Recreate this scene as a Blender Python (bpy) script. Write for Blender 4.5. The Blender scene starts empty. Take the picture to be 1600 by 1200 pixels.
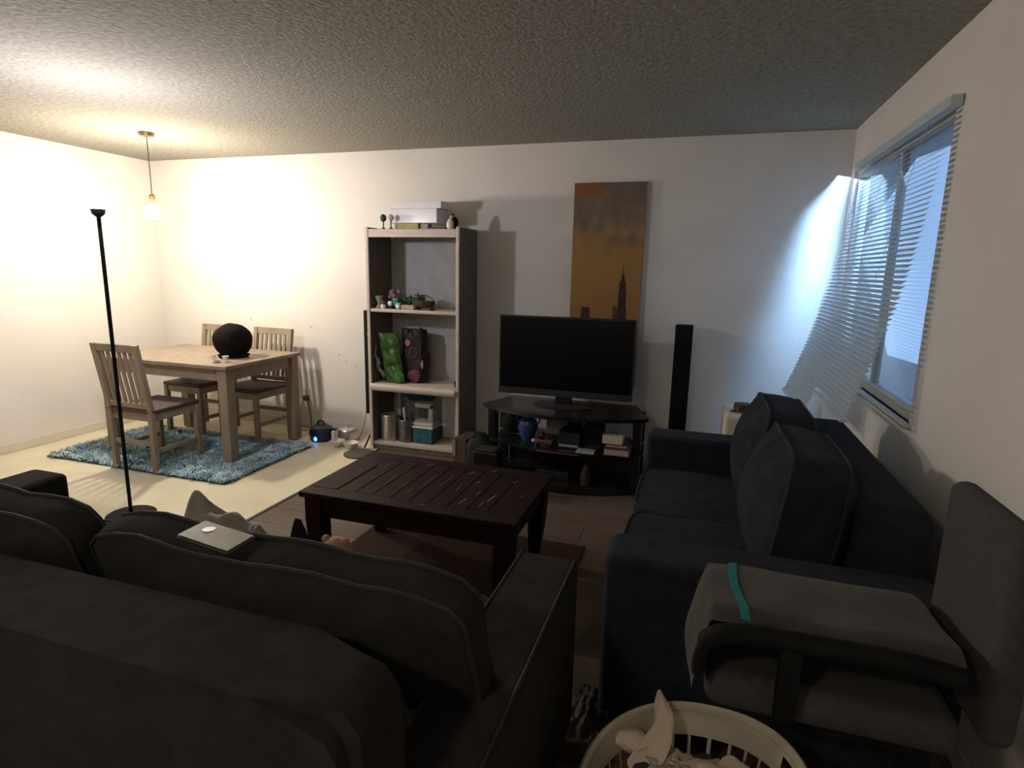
import bpy, bmesh, math, random
from mathutils import Vector, Matrix, noise
S = bpy.context.scene
C = S.collection
R = math.radians
random.seed(7)

# ---------------------------------------------------------------- camera
cam = bpy.data.cameras.new('camera'); co = bpy.data.objects.new('camera', cam); C.objects.link(co)
S.camera = co
F_PX, YAW, PITCH, ROLL = 920.0, 17.6, 11.0, 1.2
cam.sensor_fit = 'HORIZONTAL'; cam.sensor_width = 36.0; cam.lens = F_PX / 1600 * 36.0
cam.clip_start = 0.05; cam.clip_end = 60
co.matrix_world = (Matrix.Translation((0, 0, 1.47)) @ Matrix.Rotation(R(YAW), 4, 'Z')
                   @ Matrix.Rotation(R(90 - PITCH), 4, 'X') @ Matrix.Rotation(R(ROLL), 4, 'Z'))

# ---------------------------------------------------------------- world, daylight, exposure
w = bpy.data.worlds.new('world'); S.world = w; w.use_nodes = True
w.node_tree.nodes['Background'].inputs[0].default_value = (0.40, 0.60, 1.0, 1)
w.node_tree.nodes['Background'].inputs[1].default_value = 0.22
def area(name, loc, target, sx, sy, col, power):
    l = bpy.data.lights.new(name, 'AREA'); l.shape = 'RECTANGLE'; l.size = sx; l.size_y = sy
    l.color = col; l.energy = power
    o = bpy.data.objects.new(name, l); C.objects.link(o); o.location = loc
    o.rotation_euler = (Vector(target) - Vector(loc)).to_track_quat('-Z', 'Y').to_euler()
    return o
a_ = area('daylight_window', (1.00, 4.14, 2.0), (0.74, 4.45, 0.60), 0.26, 0.8, (0.33, 0.60, 1.0), 15)
a_.data.spread = R(34)
area('daylight_general', (1.06, 3.55, 1.50), (0.0, 3.40, 1.10), 1.4, 1.1, (0.36, 0.60, 1.0), 4.5)
S.view_settings.view_transform = 'Standard'; S.view_settings.look = 'None'
S.view_settings.exposure = 0.0; S.view_settings.gamma = 1.0
S.view_settings.use_curve_mapping = False
PENDANT_E = 760.0      # warm globe over the dining table
LAMP_E = 400.0          # cooler globe of the floor lamp
FILL_E = 105.0          # added fill light, unseen behind the camera

# ---------------------------------------------------------------- materials
def mat(name, col, rough=0.6, col2=None, scale=6.0, bump=0.0, bscale=60.0, metal=0.0, spec=0.5,
        stretch=(1, 1, 1), detail=4.0, sheen=0.0, contrast=(0.35, 0.65), coat=0.0, trans=0.0, alpha=1.0, bstretch=None):
    m = bpy.data.materials.new(name); m.use_nodes = True
    nt = m.node_tree; n = nt.nodes; L = nt.links; b = n['Principled BSDF']
    b.inputs['Roughness'].default_value = rough; b.inputs['Metallic'].default_value = metal
    b.inputs['Specular IOR Level'].default_value = spec
    b.inputs['Base Color'].default_value = (*col, 1)
    if sheen: b.inputs['Sheen Weight'].default_value = sheen; b.inputs['Sheen Roughness'].default_value = .5
    if coat: b.inputs['Coat Weight'].default_value = coat
    if trans: b.inputs['Transmission Weight'].default_value = trans
    if alpha < 1: b.inputs['Alpha'].default_value = alpha
    tc = n.new('ShaderNodeTexCoord')
    if col2:
        mp = n.new('ShaderNodeMapping'); mp.inputs['Scale'].default_value = stretch
        L.new(tc.outputs['Object'], mp.inputs[0])
        no = n.new('ShaderNodeTexNoise'); no.inputs['Scale'].default_value = scale; no.inputs['Detail'].default_value = detail
        L.new(mp.outputs[0], no.inputs['Vector'])
        cr = n.new('ShaderNodeValToRGB'); cr.color_ramp.elements[0].position = contrast[0]; cr.color_ramp.elements[1].position = contrast[1]
        cr.color_ramp.elements[0].color = (*col, 1); cr.color_ramp.elements[1].color = (*col2, 1)
        L.new(no.outputs[0], cr.inputs[0]); L.new(cr.outputs[0], b.inputs['Base Color'])
    if bump:
        nb = n.new('ShaderNodeTexNoise'); nb.inputs['Scale'].default_value = bscale; nb.inputs['Detail'].default_value = 3
        if bstretch:
            mp2 = n.new('ShaderNodeMapping'); mp2.inputs['Scale'].default_value = bstretch
            L.new(tc.outputs['Object'], mp2.inputs[0]); L.new(mp2.outputs[0], nb.inputs['Vector'])
        else: L.new(tc.outputs['Object'], nb.inputs['Vector'])
        bm_ = n.new('ShaderNodeBump'); bm_.inputs['Strength'].default_value = bump; bm_.inputs['Distance'].default_value = 0.01
        L.new(nb.outputs[0], bm_.inputs['Height']); L.new(bm_.outputs[0], b.inputs['Normal'])
    return m
def emit(name, col, strength):
    m = bpy.data.materials.new(name); m.use_nodes = True; nt = m.node_tree
    b = nt.nodes['Principled BSDF']; b.inputs['Base Color'].default_value = (*col, 1)
    b.inputs['Emission Color'].default_value = (*col, 1); b.inputs['Emission Strength'].default_value = strength
    return m
M = {}
M['wall'] = mat('wall_paint', (.66, .63, .59), .55, (.70, .67, .63), 2.5, .12, 90, spec=.35)
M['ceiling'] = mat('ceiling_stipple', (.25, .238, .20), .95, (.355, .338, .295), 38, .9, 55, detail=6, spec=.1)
M['floor_gap'] = mat('floor_gap', (.03, .025, .02), .8)
M['plank'] = mat('laminate_plank', (.098, .070, .050), .5, (.145, .106, .078), 5, .08, 40, stretch=(.6, 9, 9), spec=.35, bstretch=(1, 12, 12))
M['vinyl'] = mat('cream_vinyl', (.62, .56, .40), .45, (.70, .64, .48), 3, .05, 30, spec=.35)
M['trim'] = mat('painted_trim', (.62, .58, .5), .5, spec=.35)
M['shelf'] = mat('taupe_laminate', (.13, .10, .08), .5, (.17, .135, .105), 5, .05, 60, stretch=(8, 8, .5), spec=.35)
M['shelf_edge'] = mat('pale_shelf_edge', (.50, .42, .36), .45, (.58, .49, .42), 5, 0, stretch=(.6, 6, 6))
M['shelf_back'] = mat('grey_backing', (.42, .42, .45), .7, (.48, .48, .50), 14)
M['coffee'] = mat('espresso_wood', (.013, .0046, .0040), .55, (.022, .0088, .0072), 7, .25, 28, stretch=(7, 1, 7), spec=.13, bstretch=(6, 1, 6))
M['scratch'] = mat('bare_scratch', (.30, .25, .21), .7)
M['black'] = mat('black_plastic', (.008, .008, .009), .4, (.012, .012, .013), 20, spec=.4)
M['blackm'] = mat('matt_black', (.005, .005, .0055), .8, (.009, .009, .009), 20, .1, 120, spec=.2)
M['screen'] = mat('tv_screen', (.003, .003, .004), .25, (.004, .004, .005), 3, spec=.25)
M['bezel'] = mat('grey_bezel', (.028, .027, .026), .5, (.034, .032, .03), 12, spec=.25)
M['tvglass'] = mat('black_stand_top', (.012, .012, .012), .22, (.018, .018, .017), 8, spec=.5)
M['fabric'] = mat('charcoal_fabric', (.022, .0205, .0185), .95, (.031, .029, .0265), 18, .35, 420, spec=.05, sheen=.03)
M['fabric2'] = mat('window_lit_fabric', (.021, .023, .031), .95, (.030, .033, .045), 18, .35, 420, spec=.05, sheen=.03)  # charcoal sofa fabric with the window's blue light mixed into its colour
M['piping'] = mat('dark_piping', (.014, .013, .013), .85, (.020, .019, .018), 60)
M['table'] = mat('weathered_oak', (.22, .17, .12), .5, (.29, .23, .17), 5, .08, 40, stretch=(2, 2, .6), spec=.4)
M['seat'] = mat('dark_seat_pad', (.05, .03, .025), .6, (.07, .045, .035), 12)
M['white'] = mat('white_card', (.72, .71, .74), .22, (.76, .75, .77), 6, spec=.5)
M['offwhite'] = mat('offwhite_plastic', (.62, .56, .46), .5, (.66, .60, .50), 6, .05, 40)
M['cream'] = mat('cream_ceramic', (.66, .62, .54), .3, (.72, .68, .6), 8, spec=.5)
M['steel'] = mat('brushed_steel', (.55, .53, .5), .3, (.64, .62, .6), 30, .03, 60, metal=.9, stretch=(1, 1, 12))
M['darksteel'] = mat('dark_steel', (.16, .16, .17), .35, (.22, .22, .24), 20, metal=.8)
M['greenbag'] = mat('lime_foil', (.085, .215, .035), .34, (.135, .30, .07), 9, .2, 30, spec=.5)
M['silver'] = mat('silver_foil', (.35, .36, .34), .3, (.12, .13, .12), 60, .6, 50, metal=.5)
M['darkbag'] = mat('dark_printed_bag', (.010, .006, .007), .6, (.018, .010, .011), 10, .3, 30)
M['pink'] = mat('dusty_pink', (.34, .16, .18), .7, (.42, .2, .22), 30, .2, 60)
M['maroon'] = mat('maroon', (.12, .025, .04), .6, (.16, .04, .055), 20)
M['teal'] = mat('teal_plastic', (.02, .19, .17), .45, (.03, .24, .21), 20)
M['tealcloth'] = mat('teal_cloth', (.012, .06, .075), .8, (.03, .12, .145), 22, .5, 30)
M['aqua'] = mat('aqua_stripe', (.03, .33, .36), .7, (.04, .38, .41), 40)
M['wicker'] = mat('brown_wicker', (.06, .035, .018), .8, (.12, .075, .04), 70, .8, 90)
M['palewood'] = mat('pale_wood', (.42, .31, .22), .55, (.5, .38, .28), 8, .05, 60, stretch=(1, 6, 6))
M['olive'] = mat('yellow_green_card', (.30, .27, .06), .5, (.36, .33, .09), 20)
M['leaf'] = mat('green_leaf', (.02, .06, .02), .6, (.04, .10, .035), 30)
M['lilac'] = mat('lilac_petal', (.26, .15, .24), .7, (.34, .2, .3), 30)
M['blue'] = mat('blue_ceramic', (.02, .05, .17), .28, (.035, .08, .26), 9, spec=.6)
M['dkgreen'] = mat('dark_green_fabric', (.004, .007, .004), .9, (.007, .011, .006), 20, .3, 100)
M['paper'] = mat('white_paper', (.34, .34, .32), .8, (.38, .38, .36), 20)
M['boxcream'] = mat('cream_carton', (.62, .54, .40), .6, (.68, .6, .46), 20)
M['bookpage'] = mat('book_pages', (.45, .38, .32), .8, (.52, .45, .38), 90, stretch=(1, 1, 8))
M['bookred'] = mat('red_brown_cover', (.13, .05, .045), .6, (.17, .07, .06), 20)
M['redstrip'] = mat('dark_red_strip', (.12, .02, .025), .4, (.15, .03, .035), 20)
M['navycase'] = mat('dark_case', (.016, .016, .022), .45, (.024, .024, .03), 20)
M['brownbox'] = mat('brown_box', (.05, .030, .026), .7, (.07, .042, .036), 20)
M['pinktag'] = mat('pale_tag', (.20, .15, .145), .7, (.24, .19, .18), 20)
M['shag'] = mat('blue_shag', (.20, .34, .40), .95, (.58, .72, .76), 14, spec=.05)
M['shag_base'] = mat('rug_backing', (.03, .05, .06), .95)
M['darkrug'] = mat('dark_brown_rug', (.045, .027, .022), .95, (.060, .037, .030), 30, .5, 200, spec=.05)
M['canvas_edge'] = mat('canvas_edge', (.07, .045, .03), .8, (.09, .06, .04), 20)
M['tower'] = mat('printed_tower', (.035, .018, .014), .8, (.055, .03, .02), 40, stretch=(6, 6, 1))
M['skin'] = mat('tan_plush', (.30, .15, .09), .8, (.38, .20, .13), 30, .3, 200, sheen=.3)
M['greyblanket'] = mat('light_grey_fleece', (.23, .205, .185), .9, (.30, .27, .245), 14, .3, 160, sheen=.2)
M['phonecase'] = mat('clear_phone_case', (.34, .32, .28), .18, (.42, .40, .36), 12, spec=.8)
M['phoneedge'] = mat('phone_edge', (.03, .03, .03), .3)
M['basket'] = mat('ivory_plastic', (.84, .78, .64), .4, (.88, .82, .68), 4, spec=.45)
M['clothcream'] = mat('cream_garment', (.60, .50, .41), .9, (.68, .58, .48), 16, .3, 140)
M['clothpink'] = mat('taupe_garment', (.45, .36, .30), .9, (.53, .43, .36), 16, .3, 140)
M['clothdark'] = mat('dark_garment', (.035, .04, .04), .9, (.055, .06, .06), 16, .3, 140)
M['clothgreen'] = mat('olive_garment', (.24, .26, .10), .9, (.30, .32, .14), 16, .3, 140)
M['greyknit'] = mat('grey_knit', (.085, .077, .066), .95, (.12, .11, .097), 14, .4, 260, sheen=.2)
M['greymesh'] = mat('grey_mesh', (.040, .038, .036), .9, (.052, .050, .047), 60, .4, 300)
M['rag'] = mat('floor_rag', (.045, .036, .030), .9, (.075, .06, .05), 12, .4, 90)
M['slat'] = mat('white_slat', (.75, .80, .82), .4, (.79, .84, .86), 6)
M['glass'] = mat('window_glass', (.9, .95, 1), .02, trans=1.0)
M['socket'] = mat('ivory_socket', (.55, .5, .42), .4)
M['cable'] = mat('pale_cable', (.45, .40, .33), .5)
M['dkcable'] = mat('dark_cable', (.03, .025, .02), .5)
M['baseplate'] = mat('dark_olive_plate', (.05, .047, .035), .5, (.065, .06, .045), 20)
M['brass'] = mat('aged_brass', (.25, .18, .09), .35, metal=.8)
M['hair'] = mat('dark_brown_fur', (.006, .004, .003), .9, (.012, .008, .006), 30, .3, 120, spec=.08)
M['bluecase'] = mat('navy_plastic', (.006, .008, .035), .3, (.01, .014, .06), 8)
M['led'] = emit('blue_led', (.05, .3, 1.0), 6.0)
M['reddot'] = emit('red_led', (1, .08, .04), 3.0)
M['globe_warm'] = emit('warm_globe', (1.0, .87, .69), PENDANT_E)
M['globe_cool'] = emit('cool_globe', (.97, .93, 1.0), LAMP_E)
M['diffuser'] = emit('fill_diffuser', (1.0, .88, .70), FILL_E)
# translucency for the slats
_b = M['slat'].node_tree.nodes['Principled BSDF']
_nt = M['slat'].node_tree; _tr = _nt.nodes.new('ShaderNodeBsdfTranslucent'); _tr.inputs[0].default_value = (.75, .85, .9, 1)
_mx = _nt.nodes.new('ShaderNodeMixShader'); _mx.inputs[0].default_value = .5
_nt.links.new(_b.outputs[0], _mx.inputs[1]); _nt.links.new(_tr.outputs[0], _mx.inputs[2])
_nt.links.new(_mx.outputs[0], _nt.nodes['Material Output'].inputs[0])
# canvas print: ochre sky, dark clouds above, a rusty patch in the upper corner
def canvas_mat():
    m = bpy.data.materials.new('canvas_print'); m.use_nodes = True; nt = m.node_tree; n = nt.nodes; L = nt.links
    b = n['Principled BSDF']; b.inputs['Roughness'].default_value = .75; b.inputs['Specular IOR Level'].default_value = .2
    tc = n.new('ShaderNodeTexCoord'); sp = n.new('ShaderNodeSeparateXYZ'); L.new(tc.outputs['Generated'], sp.inputs[0])
    mp = n.new('ShaderNodeMapping'); mp.inputs['Scale'].default_value = (2.2, 1, 5); L.new(tc.outputs['Generated'], mp.inputs[0])
    no = n.new('ShaderNodeTexNoise'); no.inputs['Scale'].default_value = 2.0; no.inputs['Detail'].default_value = 7; L.new(mp.outputs[0], no.inputs['Vector'])
    a = n.new('ShaderNodeMath'); a.operation = 'MULTIPLY_ADD'; a.inputs[1].default_value = .55; L.new(no.outputs[0], a.inputs[0])
    L.new(sp.outputs['Z'], a.inputs[2])
    cr = n.new('ShaderNodeValToRGB'); e = cr.color_ramp.elements
    e[0].position = .45; e[0].color = (.32, .165, .062, 1); e[1].position = 1.0; e[1].color = (.15, .115, .095, 1)
    for p_, c_ in ((.72, (.38, .215, .08, 1)), (.80, (.30, .19, .09, 1)), (.88, (.19, .14, .10, 1))):
        x = cr.color_ramp.elements.new(p_); x.color = c_
    sc = n.new('ShaderNodeMath'); sc.operation = 'MULTIPLY'; sc.inputs[1].default_value = .80; L.new(a.outputs[0], sc.inputs[0])
    L.new(sc.outputs[0], cr.inputs[0])
    # rusty patch
    p1 = n.new('ShaderNodeMath'); p1.operation = 'LESS_THAN'; p1.inputs[1].default_value = .40; L.new(sp.outputs['X'], p1.inputs[0])
    p2 = n.new('ShaderNodeMath'); p2.operation = 'GREATER_THAN'; p2.inputs[1].default_value = .935; L.new(sp.outputs['Z'], p2.inputs[0])
    p3 = n.new('ShaderNodeMath'); p3.operation = 'MULTIPLY'; L.new(p1.outputs[0], p3.inputs[0]); L.new(p2.outputs[0], p3.inputs[1])
    p4 = n.new('ShaderNodeMath'); p4.operation = 'MULTIPLY'; p4.inputs[1].default_value = .75; L.new(p3.outputs[0], p4.inputs[0])
    mx = n.new('ShaderNodeMix'); mx.data_type = 'RGBA'; mx.inputs['B'].default_value = (.24, .085, .03, 1)
    L.new(p4.outputs[0], mx.inputs['Factor']); L.new(cr.outputs[0], mx.inputs['A']); L.new(mx.outputs['Result'], b.inputs['Base Color'])
    return m
M['canvas'] = canvas_mat()

# ---------------------------------------------------------------- helpers (all shapes are given in world metres)
ORG = {}
def org(o): return ORG.get(o.name, Vector((0, 0, 0))) if o else Vector((0, 0, 0))
def link(name, me, m, parent=None, at=None):
    """object from a mesh given in world metres; top-level objects get their origin at `at`"""
    o = bpy.data.objects.new(name, me); C.objects.link(o)
    base = org(parent) if parent else Vector(at or (0, 0, 0))
    me.transform(Matrix.Translation(-base))
    if parent: o.parent = parent
    else: o.location = base
    ORG[o.name] = base
    for mm in (m if isinstance(m, (list, tuple)) else [m]): me.materials.append(mm)
    return o
def thing(name, label, cat, at, group=None):
    o = bpy.data.objects.new(name, None); C.objects.link(o); o.location = at; o.empty_display_size = .05
    ORG[o.name] = Vector(at); o['label'] = label; o['category'] = cat
    if group: o['group'] = group
    return o
def tag(o, label, cat, group=None):
    o['label'] = label; o['category'] = cat
    if group: o['group'] = group
    return o
def struct(o): o['kind'] = 'structure'; return o
class B:
    def __init__(s): s.bm = bmesh.new()
    def box(s, x0, x1, y0, y1, z0, z1, bev=0.0, rot=None, piv=None, seg=2):
        r = bmesh.ops.create_cube(s.bm, size=1.0); vs = r['verts']
        for v in vs:
            v.co = Vector(((x0 + x1) / 2 + v.co.x * (x1 - x0), (y0 + y1) / 2 + v.co.y * (y1 - y0), (z0 + z1) / 2 + v.co.z * (z1 - z0)))
        if bev:
            es = list({e for v in vs for e in v.link_edges})
            q = bmesh.ops.bevel(s.bm, geom=es, offset=bev, segments=seg, affect='EDGES', profile=.5)
            vs = list({v for f in q['faces'] for v in f.verts} | {v for v in vs if v.is_valid})
        if rot is not None:
            p = Vector(piv or ((x0 + x1) / 2, (y0 + y1) / 2, (z0 + z1) / 2))
            bmesh.ops.transform(s.bm, matrix=Matrix.Translation(p) @ rot @ Matrix.Translation(-p), verts=vs)
        return s
    def tube(s, pts, rad, n=8, closed=False, caps=True):
        pts = [Vector(p) for p in pts]; k = len(pts); rr = rad if isinstance(rad, (list, tuple)) else [rad] * k
        rings = []; up = Vector((0, 0, 1)); nrm = None
        for i, p in enumerate(pts):
            if closed: d = pts[(i + 1) % k] - pts[i - 1]
            else: d = pts[min(i + 1, k - 1)] - pts[max(i - 1, 0)]
            if d.length < 1e-9: d = Vector((0, 0, 1))
            d.normalize()
            if nrm is None: nrm = d.orthogonal().normalized()
            else:
                nrm = (nrm - d * nrm.dot(d)); nrm = nrm.normalized() if nrm.length > 1e-6 else d.orthogonal().normalized()
            b = d.cross(nrm)
            rings.append([s.bm.verts.new(p + (nrm * math.cos(2 * math.pi * j / n) + b * math.sin(2 * math.pi * j / n)) * rr[i]) for j in range(n)])
        m = k if closed else k - 1
        for i in range(m):
            A, Bq = rings[i], rings[(i + 1) % k]
            for j in range(n):
                try: s.bm.faces.new((A[j], A[(j + 1) % n], Bq[(j + 1) % n], Bq[j]))
                except ValueError: pass
        if caps and not closed:
            s.bm.faces.new(rings[0][::-1]); s.bm.faces.new(rings[-1])
        return s
    def lathe(s, cx, cy, prof, n=24, sx=1.0, sy=1.0, cap=True):
        rings = [[s.bm.verts.new((cx + r * sx * math.cos(2 * math.pi * j / n), cy + r * sy * math.sin(2 * math.pi * j / n), z)) for j in range(n)] for r, z in prof]
        for A, Bq in zip(rings, rings[1:]):
            for j in range(n): s.bm.faces.new((A[j], A[(j + 1) % n], Bq[(j + 1) % n], Bq[j]))
        if cap:
            s.bm.faces.new(rings[0][::-1]); s.bm.faces.new(rings[-1])
        return s
    def prism(s, poly, z0, z1):
        a = [s.bm.verts.new((x, y, z0)) for x, y in poly]; b = [s.bm.verts.new((x, y, z1)) for x, y in poly]
        s.bm.faces.new(a[::-1]); s.bm.faces.new(b); k = len(poly)
        for i in range(k): s.bm.faces.new((a[i], a[(i + 1) % k], b[(i + 1) % k], b[i]))
        return s
    def prism_y(s, poly, y0, y1):
        a = [s.bm.verts.new((x, y0, z)) for x, z in poly]; b = [s.bm.verts.new((x, y1, z)) for x, z in poly]
        s.bm.faces.new(a); s.bm.faces.new(b[::-1]); k = len(poly)
        for i in range(k): s.bm.faces.new((a[(i + 1) % k], a[i], b[i], b[(i + 1) % k]))
        return s
    def ball(s, c, r, n=16, sq=(1, 1, 1), jit=0.0, seed=0):
        q = bmesh.ops.create_uvsphere(s.bm, u_segments=n, v_segments=max(6, n * 2 // 3), radius=1)
        for v in q['verts']:
            d = v.co.copy(); k = 1 + (jit * noise.noise(d * 1.7 + Vector((seed, seed * 2, 0))) if jit else 0)
            v.co = Vector(c) + Vector((d.x * sq[0], d.y * sq[1], d.z * sq[2])) * r * k
        return s
    def grid(s, fn, nu, nv):
        g = [[s.bm.verts.new(fn(i / nu, j / nv)) for j in range(nv + 1)] for i in range(nu + 1)]
        for i in range(nu):
            for j in range(nv): s.bm.faces.new((g[i][j], g[i + 1][j], g[i + 1][j + 1], g[i][j + 1]))
        return s
    def done(s, name, m, parent=None, at=None, smooth=True, ang=38, solid=0.0):
        bm = s.bm
        if solid: bmesh.ops.solidify(bm, geom=bm.faces[:], thickness=solid)
        bmesh.ops.recalc_face_normals(bm, faces=bm.faces[:])
        me = bpy.data.meshes.new(name); bm.to_mesh(me); bm.free()
        if smooth:
            for p in me.polygons: p.use_smooth = True
            me.set_sharp_from_angle(angle=R(ang))
        o = link(name, me, m, parent, at)
        if smooth and len(me.polygons) < 900:
            wn = o.modifiers.new('weighted_normals', 'WEIGHTED_NORMAL'); wn.keep_sharp = True; wn.weight = 90
        return o
def rz(a): return Matrix.Rotation(R(a), 4, 'Z')
def rx(a): return Matrix.Rotation(R(a), 4, 'X')
def ry(a): return Matrix.Rotation(R(a), 4, 'Y')
def copy_tree(o, parent=None, name=None):
    c = o.copy(); C.objects.link(c); c.parent = parent
    for ch in list(o.children): copy_tree(ch, c)
    return c
def spline(pts, k=6):
    P = [Vector(p) for p in pts]; out = []
    for i in range(len(P) - 1):
        p0, p1, p2, p3 = P[max(i - 1, 0)], P[i], P[i + 1], P[min(i + 2, len(P) - 1)]
        for j in range(k):
            t = j / k
            out.append(.5 * ((2 * p1) + (-p0 + p2) * t + (2 * p0 - 5 * p1 + 4 * p2 - p3) * t * t + (-p0 + 3 * p1 - 3 * p2 + p3) * t ** 3))
    out.append(P[-1]); return out

YW, XR, XL, YF, HC = 4.45, 0.85, -5.0, -1.6, 2.39
XV = -2.43     # where vinyl meets laminate
# ================================================================= ROOM SHELL
fl = struct(B().box(XV, XR + .1, YF, YW, -.10, -.012).done('floor', M['floor_gap'], at=(XV, YF, -.012)))
pw, pl = .192, 1.22
row = 0; y = YF; shared = {}
while y < YW - .01:
    x = XV - (row * .43 % pl); y1 = min(y + pw, YW)
    while x < XR + .1:
        a, b_ = max(x, XV), min(x + pl, XR + .1)
        if b_ - a > .02:
            key = (round(b_ - a, 3), round(y1 - y, 3))
            if key not in shared:
                me = bpy.data.meshes.new('plank'); bb = bmesh.new(); bmesh.ops.create_cube(bb, size=1)
                for v in bb.verts: v.co = Vector((v.co.x * (b_ - a - .002), v.co.y * (y1 - y - .002), v.co.z * .012))
                bmesh.ops.bevel(bb, geom=[e for e in bb.edges if abs(e.verts[0].co.z - e.verts[1].co.z) < 1e-6 and e.verts[0].co.z > 0], offset=.002, segments=1, affect='EDGES')
                bb.to_mesh(me); bb.free(); me.materials.append(M['plank']); shared[key] = me
            o = bpy.data.objects.new('plank', shared[key]); C.objects.link(o); o.parent = fl
            o.location = Vector(((a + b_) / 2, (y + y1) / 2, -.006)) - ORG[fl.name]
        x += pl
    y += pw; row += 1
# per-plank tone
_nt = M['plank'].node_tree; _b = _nt.nodes['Principled BSDF']; _oi = _nt.nodes.new('ShaderNodeObjectInfo')
_hs = _nt.nodes.new('ShaderNodeHueSaturation'); _mr = _nt.nodes.new('ShaderNodeMapRange'); _mr.inputs[3].default_value = .82; _mr.inputs[4].default_value = 1.15
_src = _b.inputs['Base Color'].links[0].from_socket
_nt.links.new(_oi.outputs['Random'], _mr.inputs[0]); _nt.links.new(_mr.outputs[0], _hs.inputs['Value']); _nt.links.new(_src, _hs.inputs['Color']); _nt.links.new(_hs.outputs[0], _b.inputs['Base Color'])
struct(B().box(XL, XV - .004, YF, YW, -.10, .002).done('floor_dining', M['vinyl'], at=(XL, YF, 0)))
struct(B().box(XV - .012, XV + .012, YF, YW, -.002, .005, .003).done('trim_1', M['dkcable'], at=(XV, YF, 0)))
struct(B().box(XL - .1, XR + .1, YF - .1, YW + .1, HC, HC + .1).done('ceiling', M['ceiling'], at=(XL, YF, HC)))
wb = struct(B().box(XL - .1, XR + .1, YW, YW + .1, -.1, HC).done('wall_back', M['wall'], at=(XL, YW, 0)))
for (x, z, dx, dz) in [(-3.30, .93, .035, .035), (-2.95, .64, .018, .03), (-3.02, .70, .02, .02), (-1.33, 2.16, .008, .015), (-3.95, .97, .02, .02), (-2.86, .60, .015, .01)]:
    s_ = B(); s_.box(x - dx / 2, x + dx / 2, YW - .0008, YW + .001, z - .002, z + .002, rot=ry(-45 if dz > .012 else 30)); s_.done('scuff_mark', M['bezel'], wb)
struct(B().box(XL - .1, XL, YF, YW, -.1, HC).done('wall_left', M['wall'], at=(XL, YF, 0)))
struct(B().box(XL - .1, XR + .1, YF - .1, YF, -.1, HC).done('wall_front', M['wall'], at=(XL, YF, 0)))
wy0, wy1, wz0, wz1 = 2.75, 4.36, .88, 2.12
b = B(); b.box(XR, XR + .1, YF, wy0, -.1, HC); b.box(XR, XR + .1, wy1, YW, -.1, HC); b.box(XR, XR + .1, wy0, wy1, -.1, wz0); b.box(XR, XR + .1, wy0, wy1, wz1, HC)
struct(b.done('wall_right', M['wall'], at=(XR, YF, 0)))
for nm, bx in (('baseboard_back', (XL, XR, YW - .012, YW, 0.003, .075)), ('baseboard_left', (XL, XL + .012, YF, YW - .012, 0.003, .075)), ('baseboard_right', (XR - .012, XR, YF, YW - .012, 0.003, .075))):
    struct(B().box(*bx, .004).done(nm, M['trim'], at=(bx[0], bx[2], 0)))
win = bpy.data.objects.new('window_1', None); C.objects.link(win); win.location = (XR + .05, (wy0 + wy1) / 2, wz0); ORG[win.name] = Vector(win.location); win['kind'] = 'structure'
b = B(); t = .045
b.box(XR + .02, XR + .08, wy0, wy1, wz0, wz0 + t, .004); b.box(XR + .02, XR + .08, wy0, wy1, wz1 - t, wz1, .004)
b.box(XR + .02, XR + .08, wy0, wy0 + t, wz0 + t, wz1 - t, .004); b.box(XR + .02, XR + .08, wy1 - t, wy1, wz0 + t, wz1 - t, .004)
b.box(XR + .03, XR + .07, 3.48, 3.52, wz0 + t, wz1 - t, .004)
b.done('window_frame', M['trim'], win)
for a, c in ((wy0 + t, 3.48), (3.52, wy1 - t)):
    B().box(XR + .047, XR + .053, a, c, wz0 + t, wz1 - t).done('pane', M['glass'], win)
B().box(XR - .03, XR + .02, wy0 - .03, wy1 + .03, wz0 - .02, wz0, .005).done('window_sill', M['trim'], win)

# venetian blind, its lower part pushed out by the sofa
vb = thing('venetian_blind', 'white slatted mini blind over the window, its bottom pushed out over the two-seat sofa', 'blind', (XR - .04, 3.4, .86))
bx_ = lambda z: .82 - .05 * max(0, 2.05 - z) - .12 * max(0, 2.05 - z) ** 2
B().box(XR - .045, XR - .005, 2.68, 4.13, 2.09, 2.13, .004).done('head_rail', M['slat'], vb)
me0 = None
z = 2.075; i = 0
while z > .90:
    x = bx_(z)
    if me0 is None:
        o = B().grid(lambda u, v: Vector((x + (v - .5) * .021, 2.69 + u * 1.43, z + (v - .5) * .013 + .0022 * (1 - (2 * v - 1) ** 2))), 1, 4).done('slat', M['slat'], vb, solid=.0006)
        me0 = o; x00, z00 = x, z
    else:
        o = me0.copy(); C.objects.link(o); o.parent = vb; o.location = (x - x00, 0, z - z00)
    z -= .0215
z -= .0
while z > .755:
    x = bx_(z)
    B().grid(lambda u, v: Vector((x + (v - .5) * .021, 3.37 + u * .75, z + (v - .5) * .013 + .0022 * (1 - (2 * v - 1) ** 2))), 1, 4).done('slat', M['slat'], vb, solid=.0006)
    z -= .0215
B().box(bx_(.745) - .014, bx_(.745) + .014, 3.37, 4.12, .737, .751, .003).done('bottom_rail', M['slat'], vb)
B().box(bx_(.88) - .014, bx_(.88) + .014, 2.69, 3.33, .872, .886, .003).done('bottom_rail', M['slat'], vb)
for yy in (2.95, 3.44, 3.94):
    B().tube([(bx_(2.09), yy, 2.09), (bx_(.88), yy, .88)], .0012, 5).done('cord', M['slat'], vb)

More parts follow.
